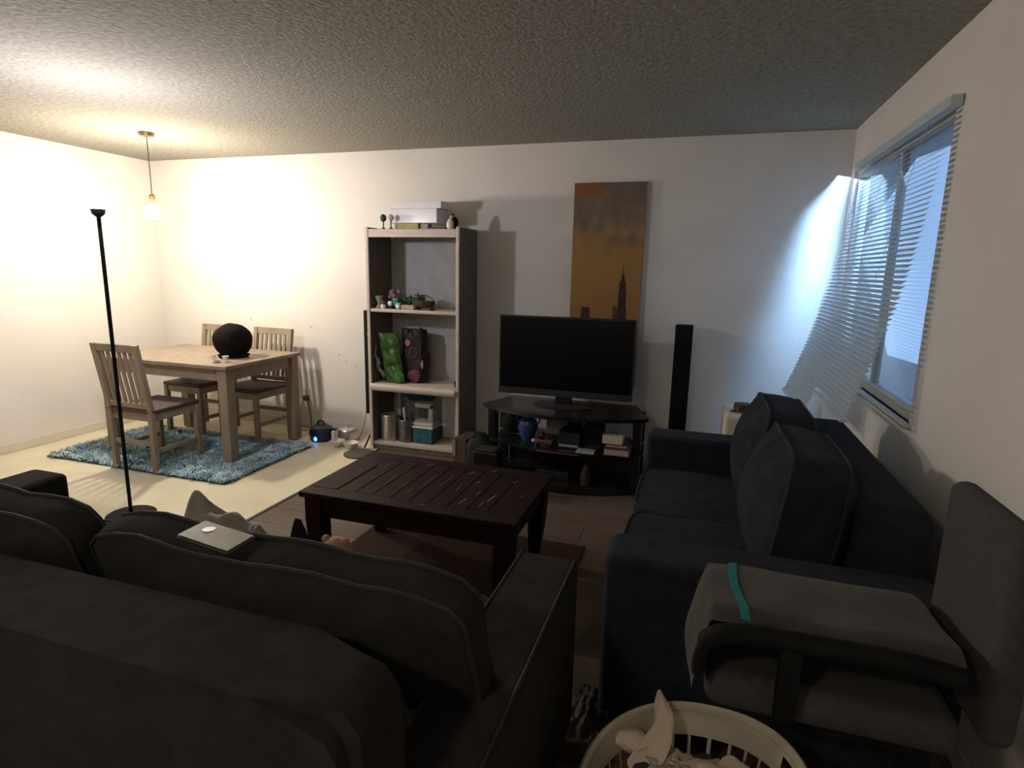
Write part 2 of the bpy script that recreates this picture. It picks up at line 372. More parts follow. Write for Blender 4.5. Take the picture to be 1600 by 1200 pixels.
# ================================================================= BOOKCASE
X0, X1, YB0, YB1 = -2.497, -1.718, 4.075, 4.435
bc = thing('bookcase', 'tall taupe open bookcase with four compartments, against the back wall', 'bookcase', ((X0 + X1) / 2, (YB0 + YB1) / 2, 0))
for xa, xb in ((X0, X0 + .025), (X1 - .025, X1)):
    B().box(xa, xb, YB0 + .008, YB1, 0.003, 1.765, .002).done('side_panel', M['shelf'], bc)
    b = B(); b.box(xa - .001, xb + .001, YB0 - .004, YB0 + .012, 0.004, 1.767, .0055, seg=3); b.done('edge_strip', M['shelf_edge'], bc)
B().box(X0 + .026, X1 - .026, YB0 + .016, YB1 - .012, 1.722, 1.748, .002).done('top_panel', M['shelf'], bc)
B().box(X0 + .026, X1 - .026, YB0 - .002, YB0 + .016, 1.690, 1.752, .006).done('top_trim', M['shelf_edge'], bc)
o = B().box(X0 + .026, X1 - .026, YB0 + .018, YB1 - .012, 1.125, 1.148, .002).done('shelf', M['shelf_edge'], bc)
B().box(X0 + .026, X1 - .026, YB0 + .002, YB0 + .018, 1.123, 1.150, .006).done('nosing', M['shelf_edge'], o)
o = B().box(X0 + .026, X1 - .026, YB0 + .02, YB1 - .012, .512, .555, .002).done('shelf', M['shelf_edge'], bc)
o['label'] = 'deep shelf with a thick rounded front'
B().box(X0 + .012, X1 - .012, YB0 - .035, YB0 + .02, .497, .557, .026, seg=5).done('nosing', M['shelf_edge'], o)
B().box(X0 + .026, X1 - .026, YB0 + .012, YB1 - .012, .045, .07, .002).done('shelf', M['shelf_edge'], bc)
B().box(X0 + .026, X1 - .026, YB0 + .02, YB0 + .035, .003, .044, .002).done('kick_board', M['shelf'], bc)
B().box(X0 + .026, X1 - .026, YB1 - .010, YB1 - .003, .004, 1.70, 0).done('back_panel', M['shelf_back'], bc)

# top of the bookcase
def box_thing(name, label, cat, x0, x1, y0, y1, z0, z1, m, rot=0, bev=.003, group=None):
    o = B().box(x0, x1, y0, y1, z0, z1, bev, rot=rz(rot) if rot else None).done(name, m, at=((x0 + x1) / 2, (y0 + y1) / 2, z0))
    return tag(o, label, cat, group)
zt = 1.753
t_ = thing('storage_box', 'long glossy white box with a lid on top of the bookcase', 'box', (-2.1, 4.24, zt + .045))
B().box(-2.33, -1.925, 4.15, 4.33, zt + .047, 1.905, .003, rot=rz(-2)).done('box_body', M['white'], t_)
B().box(-2.315, -1.89, 4.15, 4.34, 1.9055, 1.957, .003, rot=rz(-2)).done('lid', M['white'], t_)
box_thing('flat_box', 'flat yellow-green carton under the glossy white box', 'box', -2.27, -2.07, 4.12, 4.30, zt, zt + .043, M['olive'])
box_thing('small_box', 'small blue-grey box beside the yellow-green carton', 'box', -2.06, -2.00, 4.13, 4.22, zt, zt + .042, M['paper'], 6)
box_thing('notebook', 'dark flat notebook under the right end of the white box', 'book', -1.99, -1.86, 4.14, 4.30, zt, zt + .018, M['seat'])
for xx, h, r_, lab in ((-2.355, .085, .026, 'small grey lollipop-shaped tree ornament at the left end of the bookcase top'), (-2.29, .088, .022, 'small pale round-topped tree ornament in front of the white box')):
    t_ = thing('tree_ornament', lab, 'ornament', (xx, 4.105, zt + .002), 'tree ornaments on the bookcase')
    B().lathe(xx, 4.105, [(.014, zt + .002), (.014, zt + .008), (.004, zt + .012), (.004, zt + h - r_)], 12).done('stem', M['blackm'], t_)
    B().ball((xx, 4.105, zt + h - .004), r_, 14, (1, .6, 1.1)).done('crown', M['bezel'] if xx < -2.3 else M['paper'], t_)
t_ = thing('bird_figurine', 'small cream and brown bird figurine at the right end of the bookcase top', 'figurine', (-1.81, 4.14, zt))
B().lathe(-1.815, 4.14, [(.022, zt), (.030, zt + .02), (.031, zt + .045), (.02, zt + .068), (.008, zt + .078)], 16).done('body', M['cream'], t_)
B().ball((-1.806, 4.14, zt + .088), .016, 12, (1.1, 1, 1)).done('head', M['palewood'], t_)
B().ball((-1.788, 4.155, zt + .045), .032, 12, (.8, .8, 1.45)).done('wing', M['hair'], t_)
B().lathe(-1.80, 4.14, [(.012, zt + .1), (.014, zt + .104), (.002, zt + .112)], 10).done('crest', M['hair'], t_)

# upper shelf: ornaments
zs = 1.151
t_ = thing('glass_vase', 'small greyish waisted glass vase at the left of the upper shelf', 'vase', (-2.425, 4.14, zs))
B().lathe(-2.425, 4.14, [(.030, zs), (.031, zs + .006), (.012, zs + .028), (.014, zs + .04), (.026, zs + .075), (.033, zs + .095), (.030, zs + .095), (.020, zs + .06), (.004, zs + .045)], 18).done('bowl', M['paper'], t_)
t_ = thing('dried_flowers', 'bunch of dusty pink flowers in a dark pot on the upper shelf', 'flowers', (-2.33, 4.22, zs))
B().lathe(-2.33, 4.22, [(.03, zs), (.038, zs + .05), (.036, zs + .055), (.005, zs + .05)], 14).done('pot', M['hair'], t_)
b = B(); rnd = random.Random(3)
for k in range(10):
    a = rnd.uniform(0, 6.28); r_ = rnd.uniform(.02, .07); q = (-2.33 + math.cos(a) * r_, 4.22 + math.sin(a) * r_ * .7, zs + rnd.uniform(.09, .15))
    b.tube([(-2.33, 4.22, zs + .05), q], .0018, 5)
b.done('stem', M['leaf'], t_)
for k in range(9):
    a = k * .7; r_ = .02 + .045 * ((k * 7) % 5) / 5; q = Vector((-2.325 + math.cos(a) * r_, 4.20 + math.sin(a) * r_ * .6, zs + .085 + .06 * ((k * 3) % 4) / 4))
    bb = B()
    for j in range(5):
        e = j * 1.257; bb.ball(q + Vector((math.cos(e) * .009, 0, math.sin(e) * .009)), .0095, 8, (1, .6, 1))
    bb.done('blossom', M['pink'], t_)
t_ = thing('trinket_pot', 'tiny white pot with a dark red top at the upper shelf edge', 'ornament', (-2.365, 4.10, zs))
B().lathe(-2.365, 4.10, [(.018, zs), (.022, zs + .025), (.018, zs + .032)], 14).done('pot', M['cream'], t_)
B().ball((-2.365, 4.10, zs + .046), .022, 12, (1, 1, .8)).done('top', M['maroon'], t_)
t_ = thing('toy_truck', 'small teal toy with two round white wheels on the upper shelf', 'toy', (-2.275, 4.12, zs))
B().box(-2.325, -2.225, 4.115, 4.165, zs + .018, zs + .055, .008, rot=ry(8)).done('body', M['teal'], t_)
B().box(-2.30, -2.25, 4.115, 4.165, zs + .055, zs + .082, .008, rot=ry(8)).done('cabin', M['teal'], t_)
for (x, zz) in ((-2.312, .040), (-2.243, .021)):
    B().ball((x, 4.105, zs + zz), .0205, 14, (1, .55, 1)).done('wheel', M['white'], t_)
t_ = thing('wicker_basket', 'low brown wicker basket of greenery and lilac flowers on the upper shelf', 'basket', (-2.09, 4.24, zs))
B().lathe(-2.09, 4.24, [(.06, zs), (.085, zs + .035), (.09, zs + .06), (.08, zs + .06), (.06, zs + .01)], 22, 1.1, .8).done('basket_body', M['wicker'], t_)
b = B(); b.tube([(-2.09 + .09 * math.cos(a), 4.24, zs + .05 + .055 * math.sin(a)) for a in [math.pi * k / 12 for k in range(13)]], .004, 6); b.done('handle', M['wicker'], t_)
b = B()
for k in range(16):
    a = rnd.uniform(0, 6.28); b.ball((-2.12 + math.cos(a) * .05 * rnd.random(), 4.23 + math.sin(a) * .03, zs + .06 + rnd.random() * .035), .014, 7, (1.2, .8, .6))
o = b.done('foliage', M['leaf'], t_); o['kind'] = 'stuff'
for k in range(14):
    a = k * 2.4; q = Vector((-2.235 + .075 * math.cos(a) * ((k % 4) + 1) / 4, 4.235 + .03 * math.sin(a), zs + .035 + .055 * ((k * 5) % 7) / 7))
    bb = B()
    for j in range(4): bb.ball(q + Vector((math.cos(j * 1.57) * .010, 0, math.sin(j * 1.57) * .010)), .011, 7, (1, .6, 1))
    bb.done('dried_leaf', M['leaf'] if k % 3 else M['maroon'], t_)
for q in ((-2.15, 4.22, zs + .11), (-2.125, 4.2, zs + .118), (-2.135, 4.24, zs + .10)):
    B().ball(q, .014, 10, jit=.3, seed=q[0]).done('blossom', M['lilac'], t_)
box_thing('wooden_block', 'pale wooden block at the front of the upper shelf', 'block', -2.205, -2.10, 4.085, 4.14, zs, zs + .034, M['palewood'], 3)
box_thing('flat_case', 'thin dark brown case lying right of the wicker basket', 'case', -2.05, -1.95, 4.10, 4.16, zs, zs + .014, M['brownbox'], -14)

# middle shelf: snack bag and dark carrier bag
z2 = .559
def bag_mesh(cx, cy, z0, w, d, h, lean, seed, pinch=.5, yaw=0):
    def f(u, v):
        a = u * 2 * math.pi; k = 1 - pinch * max(0, v - .75) ** 1.2 * 2
        ex = lambda c: math.copysign(abs(c) ** .55, c)
        x = ex(math.cos(a)) * w / 2; yv = ex(math.sin(a)) * d / 2 * k
        n_ = noise.noise(Vector((x * 9 + seed, yv * 9, v * 4))) * .018
        p = Vector((x + lean * v * h + n_, yv + n_, v * h)); p.rotate(Matrix.Rotation(R(yaw), 3, 'Z'))
        return Vector((cx, cy, z0)) + p
    return f
t_ = thing('snack_bag', 'bright lime green foil pack leaning left on the middle shelf', 'bag', (-2.32, 4.17, z2))
def foil(u, v):
    x = -2.385 + .165 * u - .16 * (v * .40) + .006 * math.sin(v * 17) ; zz = z2 + .004 + .395 * v
    k = min(1, min(u, 1 - u) * 7)
    yy = 4.150 - .016 * k * (1 + noise.noise(Vector((u * 2.2, v * 5.5 + u * 1.6, 1))) * 1.6) + .012 * math.exp(-((v - .60 - .10 * u) ** 2) * 260) + .010 * math.exp(-((v - .26 - .12 * u) ** 2) * 300) + .004 * noise.noise(Vector((u * 9, v * 22, 3)))
    return Vector((x, yy, zz))
B().grid(foil, 30, 60).done('front_panel', M['greenbag'], t_, solid=.004, ang=180)
b = B(); pts = [(-2.405 - .16 * v + .012 * math.sin(v * 21), 4.14 + .01 * math.cos(v * 9), z2 + .03 + .36 * v) for v in [k / 16 for k in range(17)]]
b.tube([(p[0] + .092 * (p[2] - z2) , p[1], p[2]) for p in pts], [.010 + .010 * abs(math.sin(k * .9)) for k in range(17)], 8)
b.done('side_gusset', M['silver'], t_)
t_ = thing('carrier_bag', 'dark maroon printed shopping bag standing right of the green foil pack', 'bag', (-2.15, 4.25, z2))
B().grid(bag_mesh(-2.175, 4.27, z2 + .004, .20, .13, .42, -.02, 3, .7), 40, 14).done('bag_body', M['darkbag'], t_)
B().tube(spline([(-2.22, 4.21, z2 + .36), (-2.20, 4.20, z2 + .43), (-2.16, 4.20, z2 + .37)]), .006, 6).done('handle', M['darkbag'], t_)
B().tube(spline([(-2.16, 4.26, z2 + .36), (-2.12, 4.25, z2 + .44), (-2.09, 4.26, z2 + .36)]), .006, 6).done('handle', M['darkbag'], t_)
b = B(); b.tube([(-2.165 + .030 * math.cos(a), 4.196, z2 + .245 + .042 * math.sin(a)) for a in [k * .3927 for k in range(16)]], .0025, 5, closed=True)
b.done('printed_ring', M['pinktag'], t_)
B().ball((-2.215, 4.200, z2 + .32), .024, 12, (1, .14, 1.2)).done('printed_spot', M['pink'], t_)
B().ball((-2.09, 4.205, z2 + .15), .02, 12, (.6, .3, 1.8)).done('printed_leaf', M['pink'], t_)
B().ball((-2.15, 4.195, z2 + .06), .05, 14, (1.2, .22, .9), jit=.5).done('printed_flower', M['maroon'], t_)
o = B().lathe(-1.775, 4.16, [(.014, z2), (.016, z2 + .01), (.016, z2 + .045), (.010, z2 + .052)], 14).done('small_jar', M['blackm'], at=(-1.775, 4.16, z2))
tag(o, 'small black jar at the right end of the middle shelf', 'jar')

# bottom compartment
zb = .071
def can(name, label, cx, cy, r, h, m, group=None):
    t_ = thing(name, label, 'canister', (cx, cy, zb), group)
    B().lathe(cx, cy, [(r * .98, zb), (r, zb + .004), (r, zb + h - .004), (r * .985, zb + h), (r * .93, zb + h), (r * .93, zb + .01)], 28).done('can_body', m, t_)
    B().tube([(cx + r * math.cos(a), cy + r * math.sin(a), zb + h - .004) for a in [k * .2618 for k in range(24)]], .003, 6, closed=True).done('rim', m, t_)
    return t_
can('steel_canister', 'tall brushed steel canister at the left of the bottom compartment', -2.375, 4.18, .072, .215, M['steel'])
can('dark_canister', 'darker steel canister in the middle of the bottom compartment', -2.225, 4.19, .066, .185, M['darksteel'])
t_ = thing('wooden_post', 'upright pale wooden slat standing behind the steel canister', 'stick', (-2.355, 4.33, zb))
B().box(-2.372, -2.338, 4.30, 4.33, zb, .495, .003).done('slat_body', M['palewood'], t_)
t_ = thing('utensil', 'white-handled utensil standing in the dark canister', 'utensil', (-2.225, 4.19, zb + .01))
B().tube([(-2.225, 4.19, zb + .014), (-2.23, 4.165, zb + .20), (-2.232, 4.155, zb + .285)], [.004, .009, .012], 8).done('handle', M['white'], t_)
t_ = thing('sewing_machine', 'grey and pale machine with a domed arm on the bottom shelf', 'machine', (-2.06, 4.24, zb + .1))
t3 = thing('teal_tub', 'dark teal plastic tub under the grey machine', 'tub', (-2.07, 4.23, zb))
B().box(-2.155, -1.98, 4.15, 4.33, zb, zb + .125, .012, seg=3).done('tub_body', M['tealcloth'], t3)
B().box(-2.160, -1.975, 4.145, 4.335, zb + .1255, zb + .14, .005).done('tub_rim', M['cream'], t3)
zm = zb + .141
B().box(-2.16, -1.985, 4.17, 4.31, zm, zm + .03, .01, seg=3).done('machine_base', M['offwhite'], t_)
B().box(-2.035, -1.99, 4.19, 4.29, zm + .03, zm + .14, .01, seg=3).done('machine_column', M['paper'], t_)
B().box(-2.155, -1.99, 4.19, 4.29, zm + .1405, zm + .19, .016, seg=4).done('machine_arm', M['paper'], t_)
B().lathe(-2.13, 4.24, [(.006, zm + .06), (.012, zm + .08), (.014, zm + .14)], 10).done('needle_bar', M['darksteel'], t_)
B().ball((-2.0, 4.185, zm + .165), .016, 12, (1, .3, 1)).done('dial', M['black'], t_)
t_ = thing('teal_cloth', 'crumpled teal cloth stuffed at the top of the bottom compartment', 'cloth', (-2.17, 4.36, .35))
def clothf(cx, cy, cz, sx, sy, sz, seed, amp=.35, fr=2.4):
    def f(u, v):
        a = u * 2 * math.pi; p = v * math.pi
        d = Vector((math.cos(a) * math.sin(p), math.sin(a) * math.sin(p), math.cos(p)))
        k = 1 + amp * noise.noise(d * fr + Vector((seed, 0, seed))) + amp * .4 * noise.noise(d * fr * 2.7 + Vector((seed, 3, 0)))
        return Vector((cx + d.x * sx * k, cy + d.y * sy * k, cz + d.z * sz * k))
    return f
B().grid(clothf(-2.18, 4.36, .425, .13, .045, .055, 5, .5), 36, 18).done('cloth_body', M['tealcloth'], t_)
t_ = thing('foam_board', 'white board standing against the back of the bottom compartment', 'board', (-1.94, 4.41, zb))
B().box(-2.005, -1.87, 4.395, 4.405, zb, .445, .002, rot=rz(-2)).done('sheet', M['white'], t_)
t_ = thing('clear_folder', 'grey translucent folder leaning at the right of the bottom compartment', 'folder', (-1.80, 4.35, zb))
B().box(-1.862, -1.752, 4.33, 4.342, zb, .43, .003, rot=rz(12)).done('folder_body', M['shelf_back'], t_)

# ================================================================= DINING TABLE, CHAIRS
dt = thing('dining_table', 'weathered brown wooden dining table standing on the blue shag rug', 'table', (-3.82, 3.72, 0))
TX0, TX1, TY0, TY1 = -4.42, -3.180, 3.30, 4.13
B().box(TX0, TX1, TY0, TY1, .722, .752, .006, seg=3).done('tabletop', M['table'], dt)
for (x0, x1, y0, y1) in ((TX0 + .1, TX1 - .1, TY0 + .035, TY0 + .055), (TX0 + .1, TX1 - .1, TY1 - .055, TY1 - .035), (TX0 + .035, TX0 + .055, TY0 + .1, TY1 - .1), (TX1 - .055, TX1 - .035, TY0 + .1, TY1 - .1)):
    B().box(x0, x1, y0, y1, .635, .721, .002).done('apron', M['table'], dt)
for x in (TX0 + .055, TX1 - .055):
    for y in (TY0 + .055, TY1 - .055):
        B().box(x - .04, x + .04, y - .04, y + .04, .012, .721, .006).done('leg', M['table'], dt)
ch = thing('dining_chair', 'slat-back brown wooden chair at the far side of the dining table, near its right end', 'chair', (0, 0, 0), 'slat-back dining chairs')
# chair faces -y; back at +y
ang = rx(-9)
B().box(-.205, .205, -.22, .20, .435, .465, .012, seg=3).done('seat', M['seat'], ch)
b = B(); b.box(-.19, .19, -.205, -.185, .38, .434, .002); b.box(-.19, .19, .165, .185, .38, .434, .002); b.box(-.195, -.175, -.18, .16, .38, .434, .002); b.box(.175, .195, -.18, .16, .38, .434, .002)
b.done('seat_rail', M['table'], ch)
for x in (-.185, .185):
    B().box(x - .019, x + .019, -.215, -.18, .012, .434, .004).done('leg', M['table'], ch)
    B().box(x - .019, x + .019, .165, .20, .012, .46, .004).done('leg', M['table'], ch)
    B().box(x - .019, x + .019, .165, .20, .462, .93, .004, rot=ang, piv=(x, .182, .46)).done('back_post', M['table'], ch)
B().box(-.165, .165, .17, .195, .875, .93, .004, rot=ang, piv=(0, .182, .46)).done('top_rail', M['table'], ch)
B().box(-.165, .165, .17, .195, .475, .51, .004, rot=ang, piv=(0, .182, .46)).done('lower_rail', M['table'], ch)
for k in range(6):
    x = -.125 + k * .05
    B().box(x - .013, x + .013, .176, .190, .511, .874, .003, rot=ang, piv=(0, .182, .46)).done('slat', M['table'], ch)
B().box(-.165, .165, .172, .19, .20, .235, .003).done('stretcher', M['table'], ch)
for x in (-.185, .185):
    B().box(x - .01, x + .01, -.178, .162, .15, .18, .003).done('stretcher', M['table'], ch)
ch.location = (-3.575, 4.03, 0); ch.rotation_euler = (0, 0, R(-2))
c2 = copy_tree(ch); c2.location = (-4.16, 4.04, 0); c2['label'] = 'slat-back brown wooden chair behind the round dark helmet, left of its twin'
c3 = copy_tree(ch); c3.location = (-3.75, 3.19, 0); c3.rotation_euler = (0, 0, R(180)); c3['label'] = 'slat-back brown wooden chair on the near side of the dining table'

hl = thing('helmet', 'large round dark brown furry helmet-like hat on the dining table', 'helmet', (-3.47, 3.66, .753))
B().ball((-3.47, 3.70, .753 + .128), .145, 28, (1, 1, .93), jit=.06).done('dome', M['hair'], hl)
B().lathe(-3.47, 3.70, [(.100, .7535), (.108, .757), (.118, .772), (.105, .775)], 28).done('band', M['hair'], hl)
for i, (x, y, r_, h, m) in enumerate(((-3.405, 3.43, .020, .055, 'cream'), (-3.335, 3.47, .024, .045, 'cream'), (-3.37, 3.42, .028, .02, 'boxcream'))):
    lab = ['small grey-white egg cup in front of the helmet', 'small pale cup at the right of the helmet', 'low cream dish between the two small cups'][i]
    t_ = thing('small_cup' if i < 2 else 'small_dish', lab, 'cup' if i < 2 else 'dish', (x, y, .753))
    B().lathe(x, y, [(r_ * .7, .7535), (r_ * .75, .757), (r_ * .35, .763 if i < 2 else .757), (r_ * .8, .753 + h * .6), (r_, .753 + h), (r_ * .9, .753 + h), (r_ * .6, .753 + h * .5)], 18).done('cup_body', M[m], t_)

# pendant lamp over the dining table (out of the photograph's left edge)
pd = thing('pendant_lamp', 'lit white globe pendant hanging over the dining table', 'lamp', (-3.93, 3.50, HC))
B().lathe(-3.93, 3.50, [(.005, HC - .03), (.045, HC - .025), (.055, HC - .002)], 20).done('canopy', M['brass'], pd)
B().tube([(-3.93, 3.50, HC - .03), (-3.93, 3.50, 1.95)], .003, 6).done('cord', M['dkcable'], pd)
B().lathe(-3.93, 3.50, [(.012, 1.96), (.022, 1.95), (.022, 1.895), (.018, 1.89)], 16).done('holder', M['brass'], pd)
B().ball((-3.93, 3.50, 1.835), .055, 24).done('globe', M['globe_warm'], pd)
# floor lamp left of the sofa (out of the photograph's left edge)
LX, LY = -3.10, 2.42
lp = thing('floor_lamp', 'slim black floor lamp with a lit white globe on the cream floor', 'lamp', (LX, LY, 0))
B().lathe(LX, LY, [(.13, .003), (.13, .014), (.12, .02), (.012, .028)], 28).done('base', M['blackm'], lp)
B().tube([(LX, LY, .02), (LX, LY, 1.72)], .010, 10).done('pole', M['blackm'], lp)
B().lathe(LX, LY, [(.012, 1.70), (.03, 1.715), (.035, 1.74), (.02, 1.745)], 16).done('holder', M['blackm'], lp)
B().ball((LX, LY, 1.795), .055, 24).done('globe', M['globe_cool'], lp)

# fill light added to brighten the foreground, unseen behind the camera
cl = thing('fill_light', 'added round fill light flush on the ceiling, unseen behind the sofa', 'light', (-1.0, -.9, HC))
B().lathe(-1.0, -.9, [(.15, HC - .001), (.15, HC - .02), (.13, HC - .025)], 28).done('rim', M['brass'], cl)
B().lathe(-1.0, -.9, [(.128, HC - .026), (.12, HC - .05), (.08, HC - .075), (.01, HC - .085)], 28).done('diffuser', M['diffuser'], cl)
# blue shag rug
rg = thing('shag_rug', 'fluffy mottled blue shag rug under the dining table', 'rug', (-3.8, 3.45, .002))
B().box(-4.65, -2.975, 3.005, 3.94, .0025, .0112, .004).done('rug_base', M['shag_base'], rg)
verts = []; faces = []; rnd = random.Random(5)
for k in range(26000):
    x = rnd.uniform(-4.65, -2.975); y = rnd.uniform(3.005, 3.94)
    if x < -3.75 and rnd.random() < .45: continue
    a = 6.28 * noise.noise(Vector((x * 5, y * 5, 0))) + rnd.uniform(-.8, .8); ln = rnd.uniform(.025, .05); h = rnd.uniform(.02, .042)
    dx, dy = math.cos(a) * ln, math.sin(a) * ln; nx, ny = -math.sin(a) * .0035, math.cos(a) * .0035
    b0 = len(verts)
    verts += [(x - nx, y - ny, .012), (x + nx, y + ny, .012), (x + dx * .5 + nx, y + dy * .5 + ny, h), (x + dx * .5 - nx, y + dy * .5 - ny, h), (x + dx, y + dy, h * .75)]
    faces += [(b0, b0 + 1, b0 + 2, b0 + 3), (b0 + 3, b0 + 2, b0 + 4)]
me = bpy.data.meshes.new('pile'); me.from_pydata(verts, [], faces); o = link('pile', me, M['shag'], rg); o['kind'] = 'stuff'

# ================================================================= THINGS BY THE BACK WALL
ot = thing('wall_socket', 'ivory wall socket low on the back wall, with a dark plug', 'socket', (-3.375, YW, .27))
B().box(-3.41, -3.34, YW - .006, YW, .25, .365, .003).done('face_plate', M['socket'], ot)
B().box(-3.39, -3.35, YW - .045, YW - .006, .262, .305, .006).done('plug', M['brownbox'], ot)
o = B().tube(spline([(-3.385, YW - .03, .27), (-3.43, YW - .04, .18), (-3.455, YW - .05, .08), (-3.44, YW - .07, .012), (-3.30, YW - .12, .01)]), .004, 6).done('power_cable', M['cable'], at=(-3.4, YW - .05, .01))
tag(o, 'pale cable hanging down from the wall socket', 'cable')
o = B().tube(spline([(-3.355, YW - .03, .27), (-3.33, YW - .03, .16), (-3.30, YW - .06, .05), (-3.22, YW - .2, .010), (-3.14, 4.18, .008)]), .004, 6).done('power_cable', M['dkcable'], at=(-3.3, YW - .05, .01))
tag(o, 'dark cable running from the socket to the navy pot', 'cable')
hp = thing('pet_fountain', 'round navy plastic pot with a glowing blue light by the back wall', 'appliance', (-3.02, 4.15, 0))
B().lathe(-3.02, 4.15, [(.085, .003), (.095, .012), (.10, .05), (.098, .10), (.088, .108)], 28).done('pot_body', M['bluecase'], hp)
B().lathe(-3.02, 4.15, [(.088, .109), (.092, .113), (.05, .135), (.015, .14)], 28).done('lid', M['black'], hp)
B().tube([(-3.02 + .035 * math.cos(a), 4.15, .135 + .035 * math.sin(a)) for a in [math.pi * k / 10 for k in range(11)]], .008, 8).done('lid_handle', M['black'], hp)
B().box(-2.93, -2.87, 4.13, 4.165, .10, .118, .006).done('side_handle', M['black'], hp)
B().ball((-3.012, 4.052, .035), .016, 12, (1, .35, 1.2)).done('blue_light', M['led'], hp)
sp_ = thing('saucepan', 'steel saucepan with a glass-knobbed lid beside the navy pot', 'saucepan', (-2.81, 4.23, 0))
B().lathe(-2.81, 4.23, [(.075, .003), (.082, .01), (.084, .09), (.088, .094), (.08, .094), (.078, .015)], 28).done('pan_body', M['steel'], sp_)
B().lathe(-2.81, 4.23, [(.086, .0945), (.08, .104), (.04, .118), (.01, .122)], 28).done('lid', M['steel'], sp_)
B().lathe(-2.81, 4.23, [(.008, .122), (.006, .135), (.016, .148), (.012, .162), (.002, .166)], 14).done('knob', M['white'], sp_)
tag(B().lathe(-2.865, 4.10, [(.017, .003), (.019, .008), (.019, .10), (.014, .108)], 14).done('white_candle', M['cream'], at=(-2.865, 4.10, 0)), 'short white candle in front of the saucepan', 'candle')
for i, (x, y, lab) in enumerate(((-2.785, 4.035, 'left white ceramic bowl on the floor in front of the saucepan'), (-2.655, 4.03, 'right white ceramic bowl, nearer the dark round base plate'))):
    o = B().lathe(x, y, [(.030, .003), (.032, .008), (.045, .018), (.063, .052), (.060, .053), (.04, .022), (.01, .014)], 26).done('ceramic_bowl', M['cream'], at=(x, y, 0)); tag(o, lab, 'bowl', 'white bowls on the floor')
def speaker(cx, cy, z0, z1, base, lab, rr=0):
    t_ = thing('tower_speaker', lab, 'speaker', (base[0], base[1], 0), 'slim tower speakers')
    B().box(cx - .06, cx + .06, cy - .045, cy + .045, z0, z1, .006, rot=rz(rr)).done('cabinet', M['blackm'], t_)
    B().box(cx - .054, cx + .054, cy - .052, cy - .0455, z0 + .01, z1 - .01, .003, rot=rz(rr), piv=(cx, cy, 0)).done('grille', M['blackm'], t_)
    B().tube([(cx, cy, z0 + .002), (cx - .002, cy - .02, z0 * .5), (base[0] + (cx - base[0]) * .3, base[1] + (cy - base[1]) * .3, .02)], .007, 8).done('stand_pole', M['blackm'], t_)
    B().lathe(base[0], base[1], [(.125, .003), (.125, .012), (.115, .017), (.012, .02)], 32).done('base_plate', M['baseplate'], t_)
speaker(-2.598, 4.32, .24, 1.115, (-2.50, 3.915), 'slim black tower speaker on a round plate, left of the bookcase')
speaker(-.105, 4.32, .36, 1.113, (-.10, 4.30), 'slim black tower speaker between the television and the two-seat sofa')
o = B().tube(spline([(-2.64, 4.262, .30), (-2.63, 4.20, .16), (-2.625, 4.10, .06), (-2.62, 4.07, .004)]), .0025, 6).done('speaker_cable', M['dkcable'], at=(-2.6, 4.1, .02))
tag(o, 'thin dark cable curving down to the round speaker plate', 'cable')

# ================================================================= PAINTING
pt = thing('canvas_picture', 'tall ochre canvas of a skyscraper skyline under dark clouds, behind the television', 'picture', (-.69, 4.435, .62))
B().box(-.953, -.437, 4.422, 4.446, .62, 2.098, .002).done('stretcher', M['canvas_edge'], pt)
B().box(-.953, -.437, 4.4195, 4.4215, .62, 2.098, 0).done('canvas', M['canvas'], pt)
tw = [(-.600, .62), (-.600, 1.20), (-.594, 1.20), (-.594, 1.335), (-.590, 1.335), (-.590, 1.385), (-.580, 1.41), (-.576, 1.445), (-.570, 1.45), (-.5665, 1.57), (-.563, 1.45), (-.557, 1.445), (-.553, 1.41), (-.543, 1.385), (-.543, 1.335), (-.537, 1.335), (-.537, 1.20), (-.530, 1.20), (-.530, .62)]
B().prism_y(tw, 4.4185, 4.4195).done('printed_tower', M['tower'], pt, smooth=False)
B().prism_y([(-.868, .62), (-.868, 1.19), (-.86, 1.205), (-.81, 1.205), (-.80, 1.19), (-.80, .62)], 4.4185, 4.4195).done('printed_block', M['tower'], pt, smooth=False)
B().prism_y([(-.63, .62), (-.63, 1.22), (-.602, 1.22), (-.602, .62)], 4.4188, 4.4195).done('printed_block', M['canvas_edge'], pt, smooth=False)

# ================================================================= TELEVISION + STAND
SY0, SY1 = 3.66, 4.20
st = thing('television_stand', 'black bow-fronted stand with an open shelf under the television', 'stand', (-.85, 3.95, 0))
def bow(ins, y1=SY1, n=14):
    L_, R_ = -1.43 + ins, -.275 - ins
    p = [(L_ + .10, y1), (R_ - .10, y1), (R_, 3.86)]
    p = [(R_ - .12, y1), (L_ + .12, y1), (L_, 3.86)]
    for k in range(n + 1):
        u = k / n; x = L_ + (R_ - L_) * u
        p.append((x, 3.84 - .19 * math.sin(math.pi * u) ** .8 + ins * .5))
    p.append((R_, 3.86)); return p
B().prism(bow(0), .505, .530).done('top_board', M['tvglass'], st)
B().prism(bow(.03), .272, .290).done('shelf', M['tvglass'], st)
B().prism(bow(.02), .012, .050).done('bottom_board', M['tvglass'], st)
for x in (-1.365, -.345):
    B().box(x - .028, x + .028, 3.84, 3.92, .0505, .2715, .006).done('leg', M['black'], st); B().box(x - .028, x + .028, 3.84, 3.92, .2905, .5045, .006).done('leg', M['black'], st)
    B().box(x - .028, x + .028, 4.10, 4.16, .0505, .2715, .006).done('leg', M['black'], st); B().box(x - .028, x + .028, 4.10, 4.16, .2905, .5045, .006).done('leg', M['black'], st)
B().box(-1.33, -.38, 4.165, 4.18, .0505, .2715, .003).done('rear_panel', M['black'], st)
